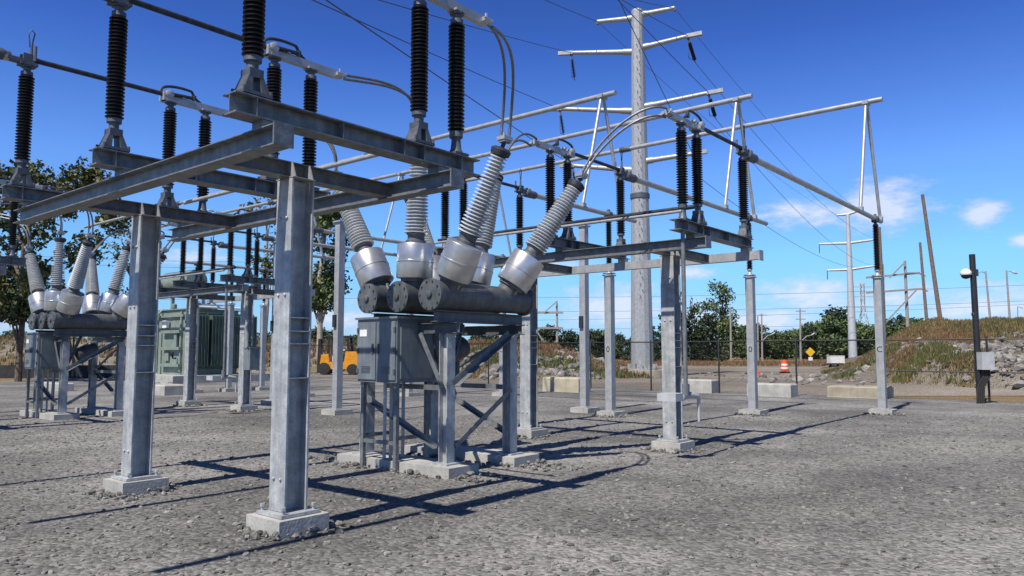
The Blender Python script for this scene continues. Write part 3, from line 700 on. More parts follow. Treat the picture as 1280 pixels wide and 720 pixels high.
# ================================================================== TRANSMISSION POLES AND WIRES
TF = 52
def W_(px, py, F): return spot(px, py, F)
tb = spot(803, 462, TF); tb.z = 0
top = spot(797.5, 13, TF)
root = empty('transmission_pole', tb)
H = top.z
sh = MB().lathe([(.77, .55), (.76, 1.5), (.42, H - .1), (.40, H)], (0, 0, 0), (0, 0, 1), 14)
sho = sh.build('shaft', 'galv_new', root, sharp=10)
fl = MB().lathe([(1.05, .50), (1.05, .60), (.78, .602)], n=28)
for k_ in range(24):
    a = 2 * math.pi * k_ / 24
    fl.lathe([(.05, 0), (.05, .18)], (.95 * math.cos(a), .95 * math.sin(a), .55), n=6)
    if k_ % 2 == 0: fl.box((.89 * math.cos(a), .89 * math.sin(a), .75), (.22, .03, .3), a)
fl.build('base_flange', 'galv_new', sho)
rr = lambda z: .765 + (.42 - .765) * (z - .55) / (H - .65)
MB().lathe([(rr(H * .475) + .005, H * .475), (rr(H * .475) + .07, H * .475 + .02), (rr(H * .475) + .07, H * .475 + .35), (rr(H * .475) + .005, H * .475 + .37)], n=14).build('splice_band', 'cast', sho)
st = MB(); cdir = (-tb).normalized(); cdir.z = 0; cdir.normalize(); tang = Vector((-cdir.y, cdir.x, 0))
for i in range(44):
    z = 5.5 + i * .42
    p = cdir * rr(z) + tang * .08 * (1 if i % 2 else -1); st.bar(p + Vector((0, 0, z)), p + cdir * .13 + Vector((0, 0, z)), .04, .04)
    pass
st.build('step_bolts', 'cast', sho)
MB().lathe([(1.75, 0), (1.75, .50)], n=32).build('footing', 'pale_block', root)
ARMS = (((747, 27), 22, 'l'), ((843, 10), 19, 'r'), ((714, 66), 64, 'l'), ((860, 45), 60, 'r'), ((700, 136), 138, 'l'), ((886, 116), 134, 'r'), ((716, 207), 212, 'l'), ((866, 192), 202, 'r'))
TIP = []
for (tx, ty), jy, sd in ARMS:
    Rr = (tx - 800) * TF / 950
    P = spot(tx, ty, TF - .36 * Rr) - tb
    jz = spot(800, jy, TF).z
    dirv = Vector((P.x, P.y, 0)).normalized(); j0 = dirv * (rr(jz) - .06) + Vector((0, 0, jz))
    am = MB().tube([j0, j0 + (P - j0) * .14], [.24, .22], 12).tube([j0 + (P - j0) * .13, P], [.19, .14], 12)
    ao = am.build('arm', 'galv_new', root)
    MB().box(P + Vector((0, 0, -.05)), (.16, .16, .34), math.atan2(dirv.y, dirv.x)).build('end_plate', 'cast', ao)
    if jy > 30: MB().bar(P - (P - j0) * .03, P + dirv * .95 + Vector((0, 0, .06)), .3, .26).build('end_bracket', 'galv_new', ao, smooth=False)
    TIP.append(P + tb)
TOWER_TAG = tag(root, 'tallest tapered galvanised steel transmission pole with eight tubular arms and step bolts', 'transmission pole', 'tubular transmission poles')
# strings and wires
def wire(a, b, sag, r, label, group, n=26, cat='wire', name='overhead_wire'):
    a, b = Vector(a), Vector(b)
    pts = [a.lerp(b, t) - Vector((0, 0, 4 * sag * t * (1 - t))) for t in np.linspace(0, 1, n)]
    o = MB().tube(pts, r, 5).build(name, 'wire')
    return tag(o, label, cat, group)
def string(p, q, label):
    p, q = Vector(p), Vector(q); d = q - p; l = d.length
    root = empty('insulator_string', p)
    MB().lathe(sheds(.3, l - .25, 12, .05, .14), (0, 0, 0), d, 12).build('sheds', 'dark_metal' if d.z > -1.2 or True else 'brown', root, sharp=60)
    loop = [Vector((0, 0, 0)).lerp(d, t_) + Vector((-d.x * .5, -d.y * .5, -2.4 * (1 - t_) * .9)) * (4 * t_ * (1 - t_)) * .7 for t_ in np.linspace(0, 1, 14)]
    MB().tube(loop, .022, 6).build('jumper', 'wire', root)
    MB().lathe([(.03, 0), (.03, l)], (0, 0, 0), d, 8).lathe([(.08, .1), (.08, .3)], (0, 0, 0), d, 8).build('fitting', 'galv_new', root)
    tag(root, label, 'insulator', 'insulator strings on the tall pole'); return p + d
FARF = 150
ftop = spot(1059.5, 268, FARF); fbase = spot(1066, 440, FARF); fbase.z = 0
FARARM = []
root = empty('transmission_pole', fbase)
MB().lathe([(.85, 0), (.36, ftop.z)], n=12).build('shaft', 'far_steel', root)
for y, xl, xr in ((268, 1046, 1075), (304, 1024, 1098), (337, 1034, 1096)):
    for X, yy in ((xl, y + 1), (xr, y - 5)):
        P = spot(X, yy, FARF - .3 * (X - 1062) * FARF / 950) - fbase; j = Vector((0, 0, spot(1062, y, FARF).z))
        MB().tube([j, P], [.3, .2], 10).build('arm', 'far_steel', root); FARARM.append(P + fbase)
        if y > 270: MB().lathe([(.03, 0), (.09, .3), (.09, 1.6), (.03, 1.9)], P, (0, 0, -1), 8).build('insulator', 'cast', root)
tag(root, 'smaller distant white transmission pole with three pairs of arms beside the rightmost post', 'transmission pole', 'tubular transmission poles')
# line side leaving towards the next structure behind the camera, and on to the distant pole
lv = ('top', 'second', 'third', 'lowest')
left_to = ((640, -20, 44), (480, 0, 30), (396, 0, 24), (412, 0, 20))
right_to = ((770, -8, 40), (770, -6, 38), (770, -4, 36), (773, -3, 32))
fa = (0, 1, 2, 3, 4, 5, 4, 5)
for n_, tip in enumerate(TIP):
    s = n_ % 2; l = n_ // 2
    px, py, F = (left_to, right_to)[s][l]
    q = spot(px, py, F); e = tip.lerp(q, 1.25)
    wire(tip, e, .1, .022, 'thin wire rising from %s arm on the %s side of the tallest pole' % (lv[l], ('shorter-post', 'hill')[s]), 'overhead wires')
    d2 = (FARARM[fa[n_]] - tip)
    if l == 0:
        wire(tip, FARARM[fa[n_]], 1.5, .018, 'thin wire from top %s-side arm of the tallest pole to the distant white pole' % ('far', 'hill')[s], 'overhead wires')
    else:
        dn = d2.normalized()
        a = tip + Vector((0, 0, -.2)); b = a + Vector((dn.x, dn.y, -.75 if s else -1.4)).normalized() * (2.0 if s else 1.5)
        if s:
            b = string(a, b, 'dark insulator string hanging from the %s arm on the hill side of the tallest pole' % lv[l])
            wire(b, FARARM[fa[n_]], 2.5, .02, 'thin wire from insulator string under the %s arm to the distant white pole' % lv[l], 'overhead wires')
        else:
            b = string(a, a + Vector((dn.x * .6, dn.y * .6, -1.7)), 'pale slanting insulator string under the %s arm farther from the hill' % lv[l])

# ---- wooden structures, poles and lamps in the distance
def wood_pole(px0, py0, px1, py1, F, r, material, label, name='wooden_pole', group='bare poles on the hill', arms=()):
    a, b = spot(px0, py0, F), spot(px1, py1, F); base = Vector(a); base.z -= 1.5
    root = empty(name, base)
    MB().tube([Vector((0, 0, 0)), a - base, b - base], [r, r, r * .72], 10).build('pole', material, root)
    for (ax, ay, bx, by, rr_) in arms:
        MB().tube([spot(ax, ay, F - .15) - base, spot(bx, by, F - .15) - base], rr_, 8).build('crossarm', material, root)
    return tag(root, label, 'pole', group)
wood_pole(1176, 404, 1153, 243, 88, .26, 'wood', 'tallest leaning brown wooden pole standing on the hill crest')
wood_pole(1159, 408, 1150, 303, 96, .21, 'wood', 'shorter brown wooden pole just left of the tallest leaning pole')
wood_pole(1106, 432, 1099, 284, 70, .19, 'wood', 'dark brown pole close behind the rightmost square steel post', group='bare poles on the hill')
def hframe(F, poles, arms, braces, material, label):
    base = spot(poles[0][0], poles[0][1], F); base.z -= 2
    root = empty('timber_frame_tower', base)
    for (x0, y0, x1, y1, r) in poles:
        a = spot(x0, y0, F); MB().tube([a - base - Vector((0, 0, 2)), spot(x1, y1, F) - base], [r * 1.15, r * .8], 9).build('pole', material, root)
    for (x0, y0, x1, y1) in arms: MB().bar(spot(x0, y0, F - .3) - base, spot(x1, y1, F - .3) - base, .2, .3).build('crossarm', material, root)
    for (x0, y0, x1, y1) in braces: MB().bar(spot(x0, y0, F - .55) - base, spot(x1, y1, F - .55) - base, .14, .2).build('brace', material, root)
    return tag(root, label, 'power line frame', 'wooden line frames')
hframe(118, ((1135, 420, 1131, 326, .24), (1106, 432, 1103, 330, .24)), ((1083, 347, 1150, 341), (1083, 366, 1152, 361)), ((1112, 347, 1131, 328), (1131, 341, 1150, 341), (1108, 402, 1146, 362), (1147, 341, 1157, 345), (1150, 361, 1160, 364)), 'palewood', 'grey wooden frame with two crossarms behind the rightmost square post')
hframe(130, ((668, 438, 667, 346, .42), (697, 440, 696, 378, .2)), ((661, 391, 704, 391), (660, 410, 704, 410)), ((680, 391, 697, 376), (671, 414, 686, 438), (684, 438, 697, 424)), 'palewood', 'pale line frame with a thick pole seen past the breaker tank')
def lamp_pole(px, y0, y1, F, dx, dy, label, lean=0):
    a, b = spot(px, y0, F), spot(px - lean, y1, F); base = Vector(a); base.z -= 1
    root = empty('street_lamp', base)
    MB().tube([Vector((0, 0, 0)), b - base], [.16, .10], 8).build('pole', 'palewood', root)
    t = b - base; e = spot(px - lean + dx, y1 + dy, F) - base
    MB().tube([t - Vector((0, 0, .3)), t.lerp(e, .5) + Vector((0, 0, .05)), e], .06, 6).build('arm', 'galv_new', root)
    MB().lathe([(.05, 0), (.14, .1), (.16, .5), (.06, .8)], e, (e - t), 8).build('lamp_head', 'grey_box', root)
    tag(root, label, 'street lamp', 'street lamps along the far road'); return root
lamp_pole(1239, 408, 339, 100, -9, 2, 'grey lamp pole on the hill with its arm pointing towards the camera mast', 7)
l2 = lamp_pole(1263, 408, 338, 104, 7, 2, 'grey lamp pole on the hill with two short arms, nearest the picture edge', 5)
lamp_pole(1272, 404, 383, 190, 3, 1, 'tiny distant lamp pole low over the hill crest')
def utility(px, y0, y1, F, arms, lamp, label):
    a, b = spot(px, y0, F), spot(px - 1, y1, F); base = Vector(a); base.z = 0
    root = empty('utility_pole', base)
    MB().tube([Vector((0, 0, 0)), b - base], [.2, .14], 8).build('pole', 'palewood', root)
    for y in arms: MB().bar(spot(px - 6, y, F) - base, spot(px + 6, y, F) - base, .14, .16).build('crossarm', 'palewood', root)
    if lamp:
        x, y = lamp; q = spot(px, y + 8, F) - base; e = spot(x, y, F) - base
        MB().tube([q, q.lerp(e, .55) + Vector((0, 0, .35)), e], .07, 6).build('lamp_arm', 'galv_new', root)
        MB().lathe([(.05, 0), (.12, .12), (.12, .65), (.05, .8)], e, (e - q), 8).build('lamp_head', 'grey_box', root)
    tag(root, label, 'utility pole', 'utility poles before the far trees')
utility(953, 454, 392, 150, (394,), (965, 418), 'thin grey utility pole with a lamp arm, standing just right of the middle square post')
utility(948, 454, 395, 158, (), None, 'plain thin grey utility pole almost touching the one with a lamp arm')
utility(1001, 452, 386, 140, (389, 399), (1014, 419), 'utility pole with two crossarms and a lamp arm above the yellow sign')
utility(914, 456, 384, 130, (), None, 'pale utility pole standing in front of the tall broadleaf tree')
# lattice pylon
pb = spot(1081, 448, 230); pb.z = 0
root = empty('lattice_pylon', pb); pt = spot(1077, 352, 230) - pb
m = MB(); Hh = pt.z
cor = [(-1, -1), (1, -1), (1, 1), (-1, 1)]
hw = lambda z: 3.2 + (.5 - 3.2) * min(1, z / (Hh * .62)) if z < Hh * .62 else .5
zs = np.linspace(0, Hh, 11)
for a, b in cor:
    for z0, z1 in zip(zs[:-1], zs[1:]): m.bar((a * hw(z0), b * hw(z0), z0), (a * hw(z1), b * hw(z1), z1), .2, .2)
for z0, z1 in zip(zs[:-1], zs[1:]):
    for k_ in range(4):
        (a, b), (c, d) = cor[k_], cor[(k_ + 1) % 4]
        m.bar((a * hw(z0), b * hw(z0), z0), (c * hw(z1), d * hw(z1), z1), .11, .11); m.bar((c * hw(z0), d * hw(z0), z0), (a * hw(z1), b * hw(z1), z1), .11, .11)
m.build('lattice_body', 'far_steel', root, smooth=False)
for f_, w in ((.66, 5), (.8, 4), (.93, 3)): MB().bar((-w * SA, w * CA, Hh * f_), (w * SA, -w * CA, Hh * f_), .2, .3).build('arm', 'far_steel', root)
tag(root, 'faint grey lattice pylon far behind the rightmost square post', 'pylon')
# far distribution wires
for i, (y0, y1, F) in enumerate(((366, 357, 140), (383, 377, 140), (405, 400, 150), (395, 381, 150))):
    wire(spot(560, y0 + 6, F + 20), spot(1330, y1 - 3, F), .8, .028, ('uppermost', 'second', 'lowest', 'third')[i] + ' of the faint distribution wires crossing low over the far trees', 'distribution wires')
for i, (y0, y1) in enumerate(((318, 326), (326, 334), (368, 372))):
    wire(spot(-60, y0 - 4, 120), spot(470, y1, 130), .8, .03, ('uppermost', 'middle', 'lowest')[i] + ' of the faint wires over the green transformer', 'distribution wires')

# ================================================================== FENCE
fy0, fy1, FX = -22.0, 46.9, 30.0
root = empty('chain_link_fence', (FX, 0, 0))
ys = [10.5 + 3.2 * k_ for k_ in range(-10, 12)]
for y in ys:
    MB().lathe([(.036, 0), (.036, 2.2), (.02, 2.24)], (0, y, 0), n=8).build('post', 'black', root)
MB().tube([(0, ys[0], 2.14), (0, ys[-1], 2.14)], .026, 8).build('top_rail', 'black', root)
MB().tube([(0, ys[0], 1.02), (0, 7.4, 1.02)], .022, 8).build('mid_rail', 'black', root)
mm, t, b = principled('chain_link')
tc = t.nodes.new('ShaderNodeTexCoord'); mp = t.nodes.new('ShaderNodeMapping'); mp.inputs['Rotation'].default_value = (R_(45), 0, 0)
t.links.new(tc.outputs['Object'], mp.inputs[0])
sp = t.nodes.new('ShaderNodeSeparateXYZ'); t.links.new(mp.outputs[0], sp.inputs[0])
def tm(op, a, bb):
    n = t.nodes.new('ShaderNodeMath'); n.operation = op
    for i, v in enumerate((a, bb)):
        if isinstance(v, (int, float)): n.inputs[i].default_value = v
        else: t.links.new(v, n.inputs[i])
    return n.outputs[0]
w1 = tm('LESS_THAN', tm('PINGPONG', sp.outputs['Y'], .03), .0011); w2 = tm('LESS_THAN', tm('PINGPONG', sp.outputs['Z'], .03), .0011)
t.links.new(tm('MAXIMUM', w1, w2), b.inputs['Alpha']); b.inputs['Base Color'].default_value = (.02, .02, .02, 1)
MB().box((.03, (ys[0] + ys[-1]) / 2, 1.09), (.003, ys[-1] - ys[0], 2.08)).build('wire_mesh', mm, root, smooth=False)
tag(root, 'long black chain link fence with thin posts between the yard and the hill', 'fence')
root = empty('silt_fence', FR(50, -40))
pts = [FR(50, R) - FR(50, -40) for R in np.linspace(-60, -19, 14)]
m = MB()
for a, b in zip(pts[:-1], pts[1:]): m.bar(a + Vector((0, 0, .42)), b + Vector((0, 0, .42)), .02, .84)
m.build('fabric', 'silt', root, smooth=False)
for p in pts: MB().bar(p, p + Vector((0, 0, 1.0)), .05, .05).build('stake', 'wood', root)
tag(root, 'low black silt fence at the foot of the bank behind the far breaker', 'silt fence')

# camera mast by the hill
cb = spot(1224.5, 486, 25.6); cb.z = 0
root = empty('camera_mast', cb)
ct = spot(1215, 318, 25.6) - cb
MB().tube([Vector((0, 0, 0)), ct], [.105, .095], 12).build('mast', 'black', root)
def on(py, dx=0): 
    return spot(1217 + (py - 318) * .055 + dx, py, 25.6) - cb
a0, a1 = on(341, 0), on(341, -11)
MB().tube([a0, a0.lerp(a1, .5) + Vector((0, 0, .03)), a1 + Vector((0, 0, .06))], .035, 8).box(a0, (.2, .2, .22)).build('bracket', 'black', root)
dm = MB().lathe([(.04, .14), (.12, .1), (.175, .02), (.175, -.06), (.16, -.08)], a1, n=20).build('dome_camera', 'white', root)
MB().lathe([(.155, -.08), (.14, -.14), (.09, -.19), (.02, -.21)], a1, n=20).build('lens_dome', 'black', dm)
s0 = on(391, -4); MB().lathe([(.06, 0), (.07, .02), (.07, .1), (.03, .13)], s0, (0, 0, -1), 12).bar(s0, on(390, 0), .05, .05).build('small_camera', 'black', root)
bx = on(451, 3) - Vector((CA, SA, 0)) * .2; MB().box(bx, (.3, .42, .58), YAW).build('equipment_box', 'grey_box', root, smooth=False)
cd = MB()
for k_ in range(4):
    off = Vector((SA, -CA, 0)) * (.07 * (k_ - 1.5)) - Vector((CA, SA, 0)) * .2; b0 = Vector((bx.x, bx.y, bx.z - .29)) + Vector((SA, -CA, 0)) * .07 * (k_ - 1.5)
    cd.tube([b0, b0 - Vector((0, 0, .25)), b0.lerp(off, .5) + Vector((SA, -CA, 0)) * (-.13), Vector((off.x, off.y, -.03)) + Vector((SA, -CA, 0)) * -.12], .03, 8)
cd.build('conduit', 'rubber', root)
tag(root, 'black mast with white dome camera, grey box and bundled conduits before the hill', 'camera mast')

# stone banked against the footings
ps = []
for fx_, fy_, hx_, hy_ in [(c_, y_, .28, .28) for c_ in (4.35, 12.1) for y_ in (6.4, 9.6, 20.1, 23.3)] + [(x_, 8.46, .3, 1.2) for x_ in (7.72, 9.1)] + [(POLEX[i], 5.62 + PV[i], .3, .3) for i in range(3)]:
    for k_ in range(int(90 * (hx_ + hy_) / .56)):
        a_ = rng.uniform(-1, 1); e_ = 1 + abs(rng.normal()) * .12 / max(hx_, .28); sd_ = rng.integers(0, 4)
        dx_, dy_ = ((a_, e_), (a_, -e_), (e_, a_), (-e_, a_))[sd_]
        ps.append((fx_ + dx_ * hx_ * (1 if sd_ > 1 else 1.1), fy_ + dy_ * hy_ if sd_ < 2 or hy_ < .5 else fy_ + dy_ * hy_, rng.uniform(0, .05) * max(0, 2 - e_)))
scatter_rocks('pebbles', ps, .018, .06, 'pebble', 'grey crushed stone banked against the concrete footings', 'gravel')

# concrete blocks, barrel, cone, sign, trailer
def block(px, w, d, h, F, material, label, rz=0):
    p = spot(px, 480, F); p.z = 0
    root = empty('concrete_block', p, rz)
    m = MB(); c = .04
    m.add([(sx * (w / 2 - (c if zz else 0)), sy_ * (d / 2 - (c if zz else 0)), zz * h) for zz in (0, .88, 1) for sx, sy_ in ((-1, -1), (1, -1), (1, 1), (-1, 1))] , [])
    vv = []
    for zz, ins in ((0, 0), (.9, 0), (1, c)):
        for sx_, sy_ in ((-1, -1), (1, -1), (1, 1), (-1, 1)): vv.append((sx_ * (w / 2 - ins), sy_ * (d / 2 - ins), zz * h))
    m = MB().add(vv, [(0, 1, 5, 4), (1, 2, 6, 5), (2, 3, 7, 6), (3, 0, 4, 7), (4, 5, 9, 8), (5, 6, 10, 9), (6, 7, 11, 10), (7, 4, 8, 11), (8, 9, 10, 11), (3, 2, 1, 0)])
    m.build('block', material, root, smooth=False)
    lp = MB()
    for s in (-1, 1): lp.tube([(s * w * .25 - .1, 0, h - .03), (s * w * .25 - .08, 0, h + .06), (s * w * .25 + .08, 0, h + .06), (s * w * .25 + .1, 0, h - .03)], .012, 6)
    lp.build('lifting_loop', 'cast', root)
    tag(root, label, 'concrete block', 'concrete blocks along the fence')
block(708, .9, 1.9, .62, 33, 'pale_block', 'yellowish concrete block left of the four square posts, behind the stand', 0)
block(868, .75, 1.9, .55, 32.5, 'concrete', 'pale concrete block below the curved switch handle')
block(965, .75, 1.7, .5, 29.5, 'concrete', 'pale concrete block just right of the middle square post')
block(1075, 1.4, 2.0, .42, 29, 'pale_block', 'broad yellowish concrete block around the foot of the rightmost square post')
block(205, 1.0, 2.2, .4, 31, 'concrete', 'pale concrete block under the lit end of the green transformer')
block(70, .6, 2.4, .35, 34, 'concrete', 'low concrete block on the gravel behind the far breaker')
p = spot(981, 466, 62); p.z = 0
root = empty('traffic_barrel', p)
MB().lathe([(.40, 0), (.42, .02), (.42, .09), (.36, .1)], n=16).build('base', 'rubber', root)
bo = MB().lathe([(.33, .09), (.31, .32), (.30, .33), (.28, .56), (.27, .57), (.25, .8), (.24, .81), (.22, 1.04), (.1, 1.07)], n=20).build('drum', 'barrel', root)
for z0, r0, r1 in ((.34, .303, .285), (.6, .274, .262)): MB().lathe([(r0 + .003, z0), (r1 + .004, z0 + .15)], n=20).build('band', 'white', bo)
tag(root, 'orange and white traffic barrel on the dirt lot', 'traffic barrel')
p = spot(947, 470, 52); p.z = 0
root = empty('traffic_cone', p)
MB().box((0, 0, .02), (.38, .38, .04)).build('base', 'rubber', root)
MB().lathe([(.15, .04), (.03, .72), (.02, .73)], n=14).build('cone', 'barrel', root)
tag(root, 'small orange traffic cone on the dirt lot beside the middle square post', 'traffic cone')
p = spot(733, 470, 50); p.z = 0
root = empty('marker_post', p)
MB().lathe([(.05, 0), (.05, 1.05), (.03, 1.1)], n=10).build('tube', 'barrel', root); MB().lathe([(.2, 0), (.18, .06), (.06, .07)], n=12).build('base', 'rubber', root)
tag(root, 'thin orange marker post at the foot of the low bank', 'marker post')
p = spot(1013.5, 458, 92); p.z = 0
root = empty('road_sign', p, YAW - math.pi / 2)
zc = spot(1013, 440, 92).z
MB().bar((0, .04, 0), (0, .04, zc + .4), .07, .05).build('post', 'galv', root, smooth=False)
s = .58; MB().prism([(-s, 0), (0, -s), (s, 0), (0, s)], (0, 0, zc), (0, .02, zc)).build('diamond_plate', 'sign_y', root, smooth=False)
MB().box((0, .0, zc - .82), (.5, .02, .42)).build('lower_plate', 'white', root, smooth=False)
tag(root, 'yellow diamond road sign with a small white plate before the far trees', 'road sign')
p = spot(1045, 460, 74); p.z = 0
root = empty('utility_trailer', p, YAW - math.pi / 2)
MB().box((0, 0, .98), (1.35, .9, .7)).box((0, 0, 1.345), (1.4, .95, .03)).build('body', 'white', root, smooth=False)
for sx_ in (-.35, .35):
    w = MB().lathe([(.18, -.05), (.24, -.03), (.24, .03), (.18, .05)], (sx_, -.35, .24), (0, 1, 0), 14); w.lathe([(.18, -.05), (.24, -.03), (.24, .03), (.18, .05)], (sx_, .35, .24), (0, 1, 0), 14).build('wheel', 'rubber', root)
MB().bar((-.7, 0, .5), (-1.4, 0, .4), .08, .08).box((0, 0, .55), (1.2, .7, .12)).build('chassis', 'black', root, smooth=False)
tag(root, 'small white box trailer parked before the far trees', 'trailer')

# forklift behind the fence
p = spot(424, 467, 58); p.z = .0
root = empty('forklift', p, YAW - math.pi / 2); root.scale = (1.22, 1.22, 1.2)
bd = MB().prism([(-1.5, .35), (-1.5, 1.15), (-1.3, 1.45), (-.5, 1.45), (-.42, .8), (.5, .8), (.55, 1.3), (1.0, 1.25), (1.1, .35)], (0, -.6, 0), (0, .6, 0))
bd.v = [(-a, b, c) for a, b, c in bd.v]; bd.f = [f[::-1] for f in bd.f]
bd.build('body', 'orange', root, smooth=False)
cg = MB()
for x_ in (-.62, .72):
    for y_ in (-.5, .5): cg.bar((x_, y_, .8), (x_ * .85, y_, 2.35), .15, .15)
cg.box((.05, 0, 2.38), (1.45, 1.15, .12)); cg.build('cage', 'black', root, smooth=False)
ms = MB()
for y_ in (-.3, .3): ms.bar((-1.25, y_, .12), (-1.2, y_, 2.25), .12, .1)
for z in (.4, 1.1, 1.9, 2.2): ms.box((-1.24, 0, z), (.08, .6, .09))
ms.build('mast', 'black', root, smooth=False)
for y_ in (-.3, .3): MB().box((-1.85, y_, .1), (1.1, .12, .05)).build('fork', 'cast', root, smooth=False)
for x_, r_ in ((-.8, .38), (.95, .34)):
    for y_ in (-.62, .62): MB().lathe([(r_ * .6, -.12), (r_, -.1), (r_, .1), (r_ * .6, .12)], (x_, y_, r_), (0, 1, 0), 16).build('wheel', 'rubber', root)
MB().box((.35, 0, .95), (.5, .5, .15)).box((.62, 0, 1.3), (.14, .5, .6)).build('seat', 'black', root, smooth=False)
MB().box((-.05, -.62, 1.0), (.5, .03, .35)).box((.2, 0, 1.55), (.3, .3, .1)).build('white_panel', 'white', root, smooth=False)
tag(root, 'orange forklift with black cage parked behind the fence', 'forklift')

# ================================================================== TREES
def leaf_quads(blobs, n, size, seed):
    r = np.random.default_rng(seed)
    vol = np.array([b[3] * b[4] * b[5] for b in blobs]); pick = r.choice(len(blobs), n, p=vol / vol.sum())
    B = np.array(blobs)[pick]; d = r.normal(size=(n, 3)); d /= np.linalg.norm(d, axis=1)[:, None]
    rad = r.random(n) ** .42
    # clumps: pull leaves towards a few random spray centres
    c = B[:, :3] + d * rad[:, None] * B[:, 3:6]
    ns = max(12, n // 38); sc = c[r.choice(n, ns)]; idx = r.integers(0, ns, n)
    near = sc[idx] + r.normal(size=(n, 3)) * (np.cbrt(vol.mean()) * .17)
    c = np.where(r.random((n, 1)) < .62, near, c)
    a = r.normal(size=(n, 3)); a /= np.linalg.norm(a, axis=1)[:, None]; b = np.cross(a, r.normal(size=(n, 3))); b /= np.linalg.norm(b, axis=1)[:, None]
    s = (size * r.uniform(.55, 1.35, n))[:, None]
    V = np.stack([c - a * s, c + b * s * .6, c + a * s, c - b * s * .6], 1).reshape(-1, 3)
    F = np.arange(4 * n).reshape(-1, 4)
    return V, F
def make_tree(name, base, Ht, blobs, n, size, leaf, bark, r0, label, cat='tree', group=None, seed=1, limbs=5):
    root = empty(name, base); r = random.Random(seed)
    tk_ = MB(); topz = max(b[2] for b in blobs)
    pts = [Vector((r.uniform(-.03, .03) * z, r.uniform(-.03, .03) * z, z)) for z in np.linspace(-.3, topz, 7)]
    tk_.tube(pts, list(np.linspace(r0, r0 * .25, 7)), 9)
    for b in blobs[:limbs * 2]:
        z0 = max(Ht * .15, b[2] - b[5] * r.uniform(.8, 1.6)); z0 = min(z0, topz * .9); i = min(6, max(0, int(z0 / topz * 6))); p = pts[i]
        e = Vector((b[0], b[1], b[2])); tk_.tube([p, p.lerp(e, .5) + Vector((r.uniform(-.3, .3), r.uniform(-.3, .3), .2)), e], [r0 * .4, r0 * .26, r0 * .08], 6)
    tk_.build('trunk', bark, root)
    V, F = leaf_quads(blobs, n, size, seed)
    me = bpy.data.meshes.new('crown'); me.from_pydata(V.tolist(), [], F.tolist()); me.materials.append(MT[leaf])
    o = bpy.data.objects.new('crown', me); COL.objects.link(o); o.parent = root
    return tag(root, label, cat, group)
def rb(seed, n, w, z0, z1, r0, r1):
    r = random.Random(seed); out_ = []
    for i in range(n):
        a = r.uniform(0, 6.28); t = r.random(); z = z0 + (z1 - z0) * t; k_ = math.sin(math.pi * min(1, .25 + .75 * (1 - t))) ** .7
        d = w * math.sqrt(r.random()) * k_; s = r.uniform(r0, r1)
        out_.append((d * math.cos(a), d * math.sin(a), z, s * 1.15, s * 1.15, s * .8))
    return out_
# large autumn tree at the picture edge
b = spot(24, 455, 44); b.z = 0
make_tree('autumn_tree', b, 13, rb(3, 58, 5.0, 3.8, 12.2, .45, 1.15), 15500, .14, 'leaf_warm', 'bark', .2, 'large tree with turning yellow-green leaves behind the far breaker at the picture edge', seed=3, limbs=12)
b = spot(160, 455, 52); b.z = 0
make_tree('autumn_tree', b, 11, rb(8, 16, 2.6, 5.4, 10.2, .5, 1.0), 950, .12, 'leaf_warm', 'bark', .15, 'nearly bare thin tree with open twigs right of the large autumn tree', seed=8, limbs=8)
b = spot(399, 452, 66); b.z = 1.6
make_tree('oak_tree', b, 13, rb(5, 26, 2.5, 3.6, 13.5, .8, 1.5), 11000, .17, 'leaf', 'palebark', .28, 'dark leafy tree with a pale trunk standing behind the forklift', seed=5, limbs=6)
b = spot(330, 452, 74); b.z = 1.6
make_tree('oak_tree', b, 14, rb(15, 14, 2.6, 8, 15.0, .6, 1.3), 1600, .17, 'leaf_warm', 'palebark', .22, 'thin yellowing tree showing above the farthest steel stand', seed=15, limbs=6)
# broadleaf beyond the lot
b = spot(905, 456, 138); b.z = 0
make_tree('broadleaf_tree', b, 14, [(-5.0, 2.8, 9.3, 1.5, 1.5, .9), (-3.6, 2, 9.8, 1.5, 1.5, 1.0), (-1.0, .5, 12.8, 1.9, 1.9, 1.5), (.5, -.5, 11.6, 1.9, 1.9, 1.5), (-1.2, 1.2, 10.4, 2.2, 2.2, 1.5), (.4, -.2, 8.4, 2.6, 2.6, 1.7), (-1.0, .6, 6.2, 3.6, 3.6, 2.0), (1.8, -1.6, 4.4, 3.4, 3.4, 2.4), (-3, 2.2, 4.0, 3.2, 3.2, 2.2), (0, 0, 2.4, 4.6, 4.6, 1.9)], 7000, .26, 'leaf', 'bark', .3, 'tall broadleaf tree with a lopsided crown left of the middle square post', seed=21)
for i, (px, ytop, F, wd) in enumerate(((848, 362, 128, 2.8), (866, 372, 132, 3.2), (829, 396, 136, 2.6), (884, 386, 134, 3.4), (815, 408, 140, 2.4), (793, 415, 150, 2.4))):
    b = spot(px, 456, F); b.z = 0; h = spot(px, ytop, F).z
    bl = [(random.Random(i * 9 + j).uniform(-.3, .3), random.Random(i * 7 + j).uniform(-.3, .3), h * (.08 + .88 * j / 8), wd * (1 - .82 * j / 8), wd * (1 - .82 * j / 8), h * .085) for j in range(9)]
    make_tree('conifer_tree', b, h, bl, 3000, .24, 'leaf_dark', 'bark', .2, ('tallest dark conifer behind the column of the stand beyond the breaker', 'dark conifer between the tallest conifer and the lopsided broadleaf', 'dark conifer just left of the tallest conifer', 'low dark conifer at the foot of the lopsided broadleaf', 'small dark conifer right beside the tall steel pole', 'short dark conifer seen left of the tall steel pole')[i], group='dark conifers beyond the lot', seed=40 + i)
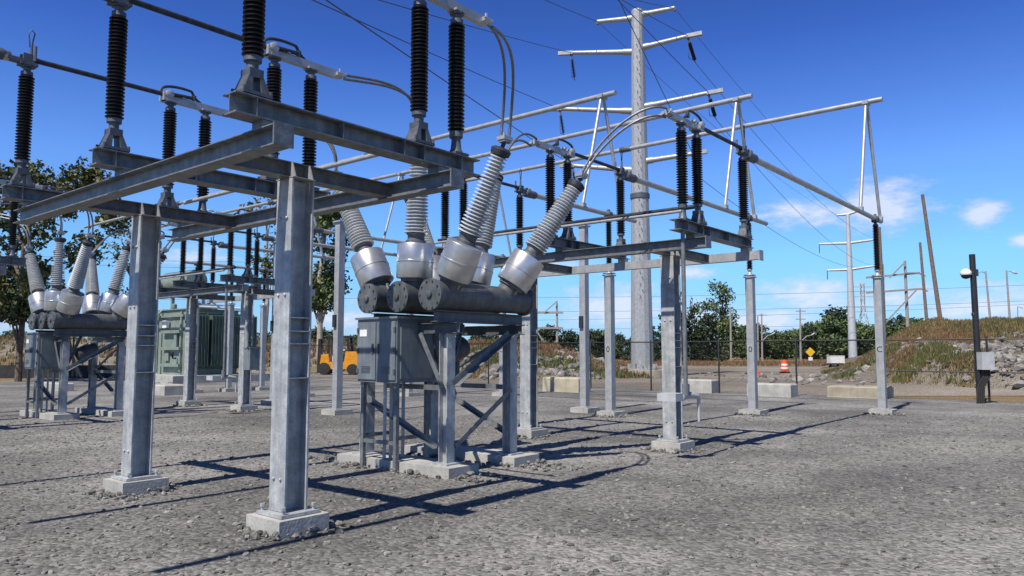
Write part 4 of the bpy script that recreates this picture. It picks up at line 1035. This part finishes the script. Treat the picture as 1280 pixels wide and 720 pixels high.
# far woods: individual crowns, four shapes copied with their own labels
proto = []
for i, (leaf, n) in enumerate((('leaf_mid', 4600), ('leaf_dark', 4600), ('leaf', 4600), ('leaf_mid', 4600))):
    t_ = make_tree('forest_tree', (0, 0, 0), 10, rb(60 + i, 12, 2.9, 2.2, 8.3, 1.5, 2.6) + [(0, 0, 2, 3.6, 3.6, 2.0)], n, .34, leaf, 'bark', .2, 'x', seed=60 + i)
    proto.append(t_)
spots = []
rr_ = random.Random(4)
for px in range(930, 1092, 9): spots.append((px + rr_.uniform(-3, 3), lerp([930, 950, 985, 1010, 1040, 1065, 1090], [414, 408, 409, 400, 392, 393, 404], px), rr_.uniform(170, 200), 'between the middle and rightmost square posts'))
for px in range(1085, 1200, 12): spots.append((px, lerp([1085, 1110, 1130, 1160, 1200], [410, 402, 401, 401, 408], px), rr_.uniform(150, 180), 'showing over the crest of the hill'))
for px in range(548, 790, 15): spots.append((px, lerp([548, 600, 650, 700, 725, 760, 790], [420, 420, 416, 411, 416, 414, 420], px), rr_.uniform(165, 190), 'in the dark wood beyond the low bank'))
for px in range(335, 470, 15): spots.append((px, lerp([335, 400, 470], [416, 409, 416], px), rr_.uniform(170, 190), 'beyond the forklift'))
for px in range(-30, 60, 14): spots.append((px, 417, rr_.uniform(170, 190), 'behind the large autumn tree'))
used = {}; order = ('first', 'second', 'third', 'fourth', 'fifth', 'sixth', 'seventh', 'eighth', 'ninth', 'tenth', 'eleventh', 'twelfth', 'thirteenth', 'fourteenth', 'fifteenth', 'sixteenth', 'seventeenth', 'eighteenth', 'nineteenth', 'twentieth')
for i, (px, yt, F, wh) in enumerate(spots):
    kx = i % 4 if wh != 'in the dark wood beyond the low bank' else (1, 1, 2, 1)[i % 4]
    o = proto[kx] if (i < 4) else copy_tree(proto[kx])
    b = spot(px, 452, F); h = spot(px, yt, F).z * rr_.uniform(.84, 1.12); b.z = 0
    o.location = b; s = h / 9.6; o.scale = (s * 1.05, s * 1.05, s * rr_.uniform(.88, 1.05)); o.rotation_euler = (0, 0, rr_.uniform(0, 6.28))
    n_ = used.get(wh, 0); used[wh] = n_ + 1
    tag(o, '%s from the left of the distant trees %s' % (order[n_], wh), 'tree', 'distant trees ' + wh)
